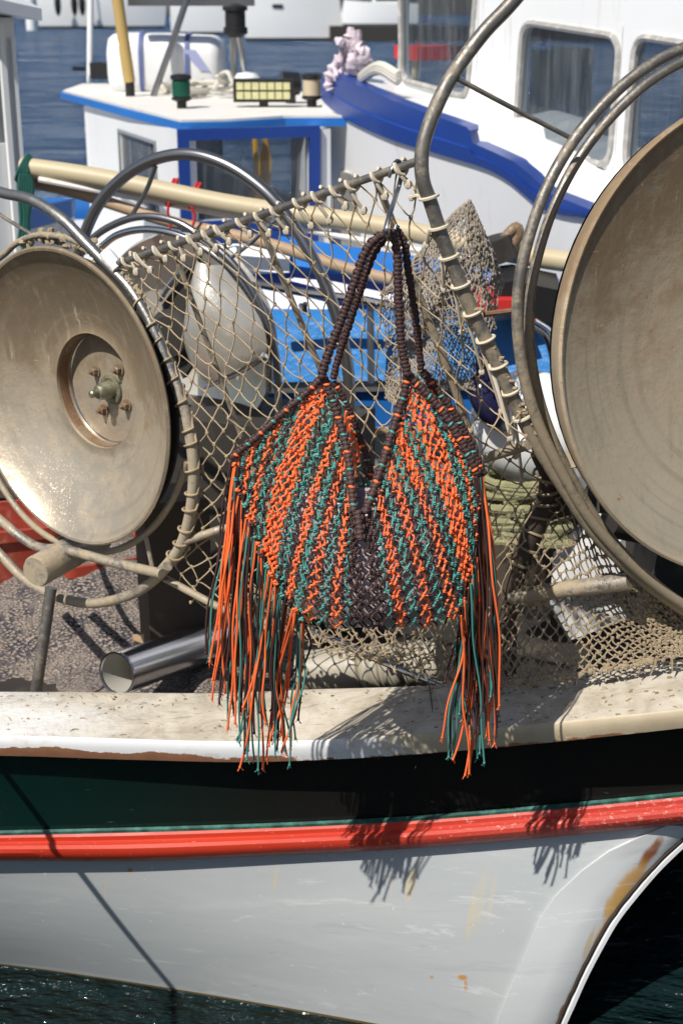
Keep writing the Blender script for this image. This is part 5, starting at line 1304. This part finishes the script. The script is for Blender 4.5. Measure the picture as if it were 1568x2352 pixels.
# bulwark and hull
nB = nW
Yb = fcur([(700, 6.9), (745, 6.5), (800, 6.15), (900, 5.75), (1080, 5.2), (1350, 4.5), (1700, 3.95)])
topc = [(738, 178), (748, 166), (775, 168), (800, 185), (850, 208), (900, 230), (985, 262), (1070, 291), (1078, 300), (1084, 328), (1130, 348), (1180, 372), (1220, 405), (1262, 445), (1350, 480), (1500, 520), (1700, 560)]
botc = fcur([(735, 225), (760, 250), (800, 278), (900, 322), (1000, 352), (1110, 386), (1160, 412), (1200, 445), (1240, 478), (1290, 494), (1350, 502), (1500, 545), (1700, 590)])
rows = [[], [], [], [], []]
xs_ = []
for (x0, y0), (x1, y1) in zip(topc, topc[1:]):
    for k in range(4): xs_.append((lerp(x0, x1, k/4), lerp(y0, y1, k/4)))
for x, y in xs_:
    Y = Yb(x); yb_ = max(y+18, botc(x))
    rows[0].append(P(x, y, Y)+V((.05, .10, 0))); rows[1].append(P(x, y, Y)+V((0, 0, .0))); rows[2].append(P(x, lerp(y, yb_, .55), Y+.0)); rows[3].append(P(x, lerp(y, yb_, .6), Y-.02)); rows[4].append(P(x, yb_, Y-.01))
mb = MB(); mb.grid(rows); mb.build('bulwark', M['bluedeep'], tw, 30)
mb = MB(); mb.grid([[r+V((0, .03, 0)) for r in rows[4]], [V((r.x+.05, r.y+.12, lerp(r.z, ZW, .4))) for r in rows[4]], [V((r.x+.18, r.y+.3, ZW-.1)) for r in rows[4]]]); mb.build('hull', M['white_clean'], tw, 40)
mb = MB(); mb.grid([[P(x, y+6, Yb(x))+V((.03, .06, 0)) for x, y in xs_], [wq(W2(P(x, y, Yb(x)))[0], 0, -.3)*1+V((0, 0, P(x, y+6, Yb(x)).z+.02)) if x > 905 else P(x, y+4, Yb(x))+V((.12, .9, .02)) for x, y in xs_]]); mb.build('foredeck', M['white_clean'], tw, 40)
# bow rag and ropes
mb = MB()
rr2 = random.Random(8)
for pts in ([(755, 182), (768, 150), (790, 128), (802, 92), (806, 62)], [(768, 186), (790, 160), (815, 120), (812, 70)], [(790, 165), (820, 140), (850, 150), (868, 160)], [(760, 172), (754, 190), (758, 205)], [(800, 150), (828, 128), (846, 146)]):
    mb.tube(catmull([P(x, y, 6.35) for x, y in pts], 4), [rr2.uniform(.012, .034) for _ in range(40)], 8)
for q_ in range(16):
    x0, y0 = rr2.uniform(765, 830), rr2.uniform(95, 185); pts = [(x0+rr2.uniform(-22, 22), y0+rr2.uniform(-28, 28)) for _ in range(4)]
    mb.tube(catmull([P(x, y, 6.32+rr2.uniform(-.06, .08)) for x, y in pts], 4), [rr2.uniform(.008, .026) for _ in range(20)], 6, flat=.45)
thing(mb, 'bow_cloth', M['pink'], 'pale pink cloth bundled round the bow post of the white and blue boat', 'cloth')
mb = MB()
for k in range(3): mb.tube(catmull([P(830, 175+k*4, 6.2), P(870, 150+k*6, 6.0), P(915, 172+k*8, 5.9)], 4), .018, 8)
thing(mb, 'mooring_line', M['cream'], 'cream mooring lines lying on the foredeck behind the bow cloth', 'rope')
# ------------------------------------------------------------------ corner of a white wheelhouse at the left edge
wh = empty('white_wheelhouse', P(20, 560, 4.6), 'corner of a pale grey white wheelhouse with roof overhang at the left frame edge', 'wheelhouse')
Yw = 4.7
c0 = P(57, 300, Yw); z0_, z1_ = .3, P(57, 40, Yw).z
mb = MB(); n_ = V((.55, -.83, 0)).normalized(); d_l = V((-.83, -.55, 0))
x_at = lambda px: PL(px, 300, c0, n_)
def wcol(pa, pb, za, zc, o=0, th=.05): 
    a, b__ = x_at(pa), x_at(pb); return [V((a.x, a.y, za))+n_*o, V((b__.x, b__.y, za))+n_*o, V((b__.x, b__.y, zc))+n_*o, V((a.x, a.y, zc))+n_*o]
zs_ = PL(10, 70, c0, n_).z; zl_ = PL(10, 330, c0, n_).z
mb.prism(wcol(16, 50, z0_, z1_), n_*-.05); mb.prism(wcol(-200, 16, zs_, z1_), n_*-.05); mb.prism(wcol(-200, 16, z0_, zl_), n_*-.05)
a = x_at(50); mb.prism([V((a.x, a.y, z0_)), V((a.x-.3, a.y+1.2, z0_)), V((a.x-.3, a.y+1.2, z1_)), V((a.x, a.y, z1_))], V((-.05, 0, 0)))
mb.build('wall', M['white'], wh, 30)
mb = MB(); mb.prism(wcol(10, 22, z0_, zs_+.02, .004), n_*.02); mb.prism(wcol(38, 46, z0_, z1_-.06, .004), n_*.014); mb.build('trim', M['white_hull'], wh, 30)
mb = MB(); mb.poly(wcol(-200, 16, zl_, zs_, -.02)); mb.build('window', M['darkglass'], wh)
mb = MB(); a = P(98, 48, Yw-.15); mb.prism([a, P(-60, 15, Yw-.45), P(-160, 20, Yw+1.2), P(60, 20, Yw+1.3)], V((0, 0, .035))); mb.build('roof', M['white_hull'], wh, 30)
# blue gunwale and cream patch of its hull
mb = MB(); mb.prism([P(-60, 510, 4.9), P(165, 462, 5.3), P(165, 500, 5.3), P(-60, 560, 4.9)], V((0, .08, 0))); mb.build('gunwale', M['bluebright'], wh, 30)
mb = MB(); mb.prism([P(-60, 562, 4.93), P(165, 502, 5.33), P(170, 640, 5.5), P(-60, 700, 5.1)], V((0, .06, 0))); mb.build('hull', M['white'], wh, 30)
# ------------------------------------------------------------------ yachts across the water
def yacht(px0, px1, pyw, pyt, Y, label, bow=1, stripe=None, ports=(), cabin=True, dark=False):
    Y = PZ(px0, pyw, ZW).y
    a = P(px0, pyw, Y); b__ = P(px1, pyw, Y); L = abs(b__.x-a.x)
    zt = P(px0, pyt, Y).z; hh = max(1.1, zt-ZW)
    xb, xs__ = (b__.x, a.x) if bow > 0 else (a.x, b__.x)
    o = empty('moored_yacht', V(((a.x+b__.x)/2, Y+.2*L, ZW)), label, 'yacht', 'yachts moored across the harbour')
    bm = .17*L
    secs = []
    for i in range(15):
        u = i/14; w_ = bm*(1-u**3)*(.75+.5*u*(1-u)); x = lerp(xs__, xb, u); sh_ = hh*(1+.16*u*u)
        rake = .08*L*u**4*(1 if bow > 0 else -1)
        yc = Y+bm
        secs.append([V((x-rake, yc-w_*.78, ZW-.1)), V((x-rake*.8, yc-w_*.86, ZW+.14)), V((x-rake*.4, yc-w_*.96, ZW+sh_*.55)), V((x, yc-w_, ZW+sh_)), V((x, yc+w_, ZW+sh_)), V((x-rake, yc+w_*.8, ZW-.1))])
    m_ = MB(); m_.grid(secs); m_.poly(secs[0]); m_.build('hull', M['white_hull'], o, 30)
    m_ = MB(); m_.grid([[s_[0]+V((0, -.01, .02)), s_[1]+V((0, -.012, 0))] for s_ in secs]); m_.build('boot_stripe', M['dark'], o)
    if stripe: 
        m_ = MB(); m_.grid([[s_[2].lerp(s_[3], stripe[0])+V((0, -.015, 0)), s_[2].lerp(s_[3], stripe[1])+V((0, -.015, 0))] for s_ in secs]); m_.build('stripe', M['black'], o)
    for u in ports:
        s_ = secs[int(u*14)]; c = s_[2].lerp(s_[3], .35)+V((0, -.02, 0)); m_ = MB(); m_.box(c, V((.22, 0, 0)), V((0, .03, 0)), V((0, 0, .07))); m_.build('porthole', M['black'], o, 20)
    if cabin:
        x0, x1 = sorted((lerp(xs__, xb, .2), lerp(xs__, xb, .62))); yc = Y+bm; z0 = ZW+hh
        m_ = MB(); m_.prism([V((x0, yc-bm*.5, z0)), V((x1, yc-bm*.5, z0)), V((x1, yc+bm*.5, z0)), V((x0, yc+bm*.5, z0))], V((0, 0, .6))); cbn = m_.build('coachroof', M['white_hull'], o, 20)
        m_ = MB(); m_.prism([V((x0+.2, yc-bm*.5-.01, z0+.15)), V((x1-.2, yc-bm*.5-.01, z0+.15)), V((x1-.3, yc-bm*.5-.01, z0+.45)), V((x0+.2, yc-bm*.5-.01, z0+.45))], V((0, -.02, 0))); m_.build('window_band', M['black'], cbn, 20)
        xm = lerp(xs__, xb, .6); m_ = MB(); m_.tube([V((xm, yc, z0)), V((xm, yc, z0+9))], .09, 10); m_.build('mast', M['grayalu'], o)
    return o
yacht(86, 392, 66, -60, 44, 'white yacht with dark hanging fenders above the left part of the cabin roof', 1, None, (.9,), True)
for px in (133, 171, 189):
    m_ = MB(); p = P(px, 8, PZ(px, 66, ZW).y-.6); m_.blob(p, V((.2, 0, 0)), V((0, .2, 0)), V((0, 0, .7)), 10, 8); m_.tube([p+V((0, 0, .6)), p+V((0, 0, 1.8))], .04, 5)
    tag(m_.build('fender', M['black']), 'black fender hanging on the side of the leftmost far yacht', 'fender', 'fenders on the far yacht')
yacht(604, 392, 80, -40, 41, 'white motor yacht with long black stripe above the liferaft, second from left across the water', -1, (.35, .85), (), False)
yacht(775, 562, 95, -18, 36, 'white yacht showing a small dark porthole above the lamp mast', -1, None, (.42,), True)
yacht(960, 790, 60, 8, 48, 'white boat lying behind the dark pontoon, left of the trawler cabin', 1, None, (), True)
mb = MB(); a = PZ(756, 96, ZW); mb.abox(a.x, a.x+12, a.y, a.y+4, ZW-.2, P(756, 60, a.y).z)
thing(mb, 'pontoon', M['dark'], 'dark low pontoon on the far side of the water left of the trawler cabin', 'pontoon')
for px in (62, 740):
    m_ = MB(); p = PZ(px+12, 70, ZW); p.z = ZW-.5; m_.tube([p, p+V((0, 0, 5))], .3, 14); tag(m_.build('mooring_pile', M['white_hull']), 'white mooring pile standing in the water beside the leftmost far yacht' if px == 62 else 'white mooring pile standing by the left end of the dark pontoon', 'pile', 'mooring piles')
mb = MB(); mb.abox(-120, 120, 150, 152, ZW-.5, 2.4)
thing(mb, 'harbour_wall', M['quay'], 'long grey harbour wall closing the basin behind the yachts', 'wall')
# ------------------------------------------------------------------ camera, light
cd = bpy.data.cameras.new('camera'); co = bpy.data.objects.new('camera', cd); col.objects.link(co)
cd.sensor_fit = 'VERTICAL'; cd.sensor_height = 36.0; cd.lens = 50.0*2352/2352*(36*F/2352)/50.0
co.location = CAM; co.rotation_euler = (rad(90)-TILT, 0, 0)
cd.clip_start = .05; cd.clip_end = 1000
cd.dof.use_dof = True; cd.dof.focus_distance = (P(820, 1100, 2.15)-CAM).length*.99; cd.dof.aperture_fstop = 7.5
scene.camera = co
to_sun = V((-.53, -.64, 1.06)).normalized()
ld = bpy.data.lights.new('sun', 'SUN'); ld.energy = 5.0; ld.angle = rad(.53); ld.color = (1, .95, .87)
lo = bpy.data.objects.new('sun', ld); col.objects.link(lo); lo.location = (-6, -6, 10)
lo.rotation_euler = (-to_sun).to_track_quat('-Z', 'Y').to_euler()
w = bpy.data.worlds.new("World"); scene.world = w; w.use_nodes = True
nt = w.node_tree; bg = nt.nodes['Background']; sky = nt.nodes.new('ShaderNodeTexSky'); sky.sky_type = 'NISHITA'
sky.sun_disc = False; sky.sun_elevation = math.asin(to_sun.z); sky.sun_rotation = math.atan2(to_sun.x, to_sun.y)
nt.links.new(sky.outputs[0], bg.inputs[0]); bg.inputs[1].default_value = .07
scene.view_settings.view_transform = 'Standard'; scene.view_settings.look = 'None'
scene.view_settings.exposure = 0.12; scene.view_settings.gamma = 1
scene.cycles.filter_glossy = .6; scene.cycles.max_bounces = 8; scene.cycles.sample_clamp_indirect = 6
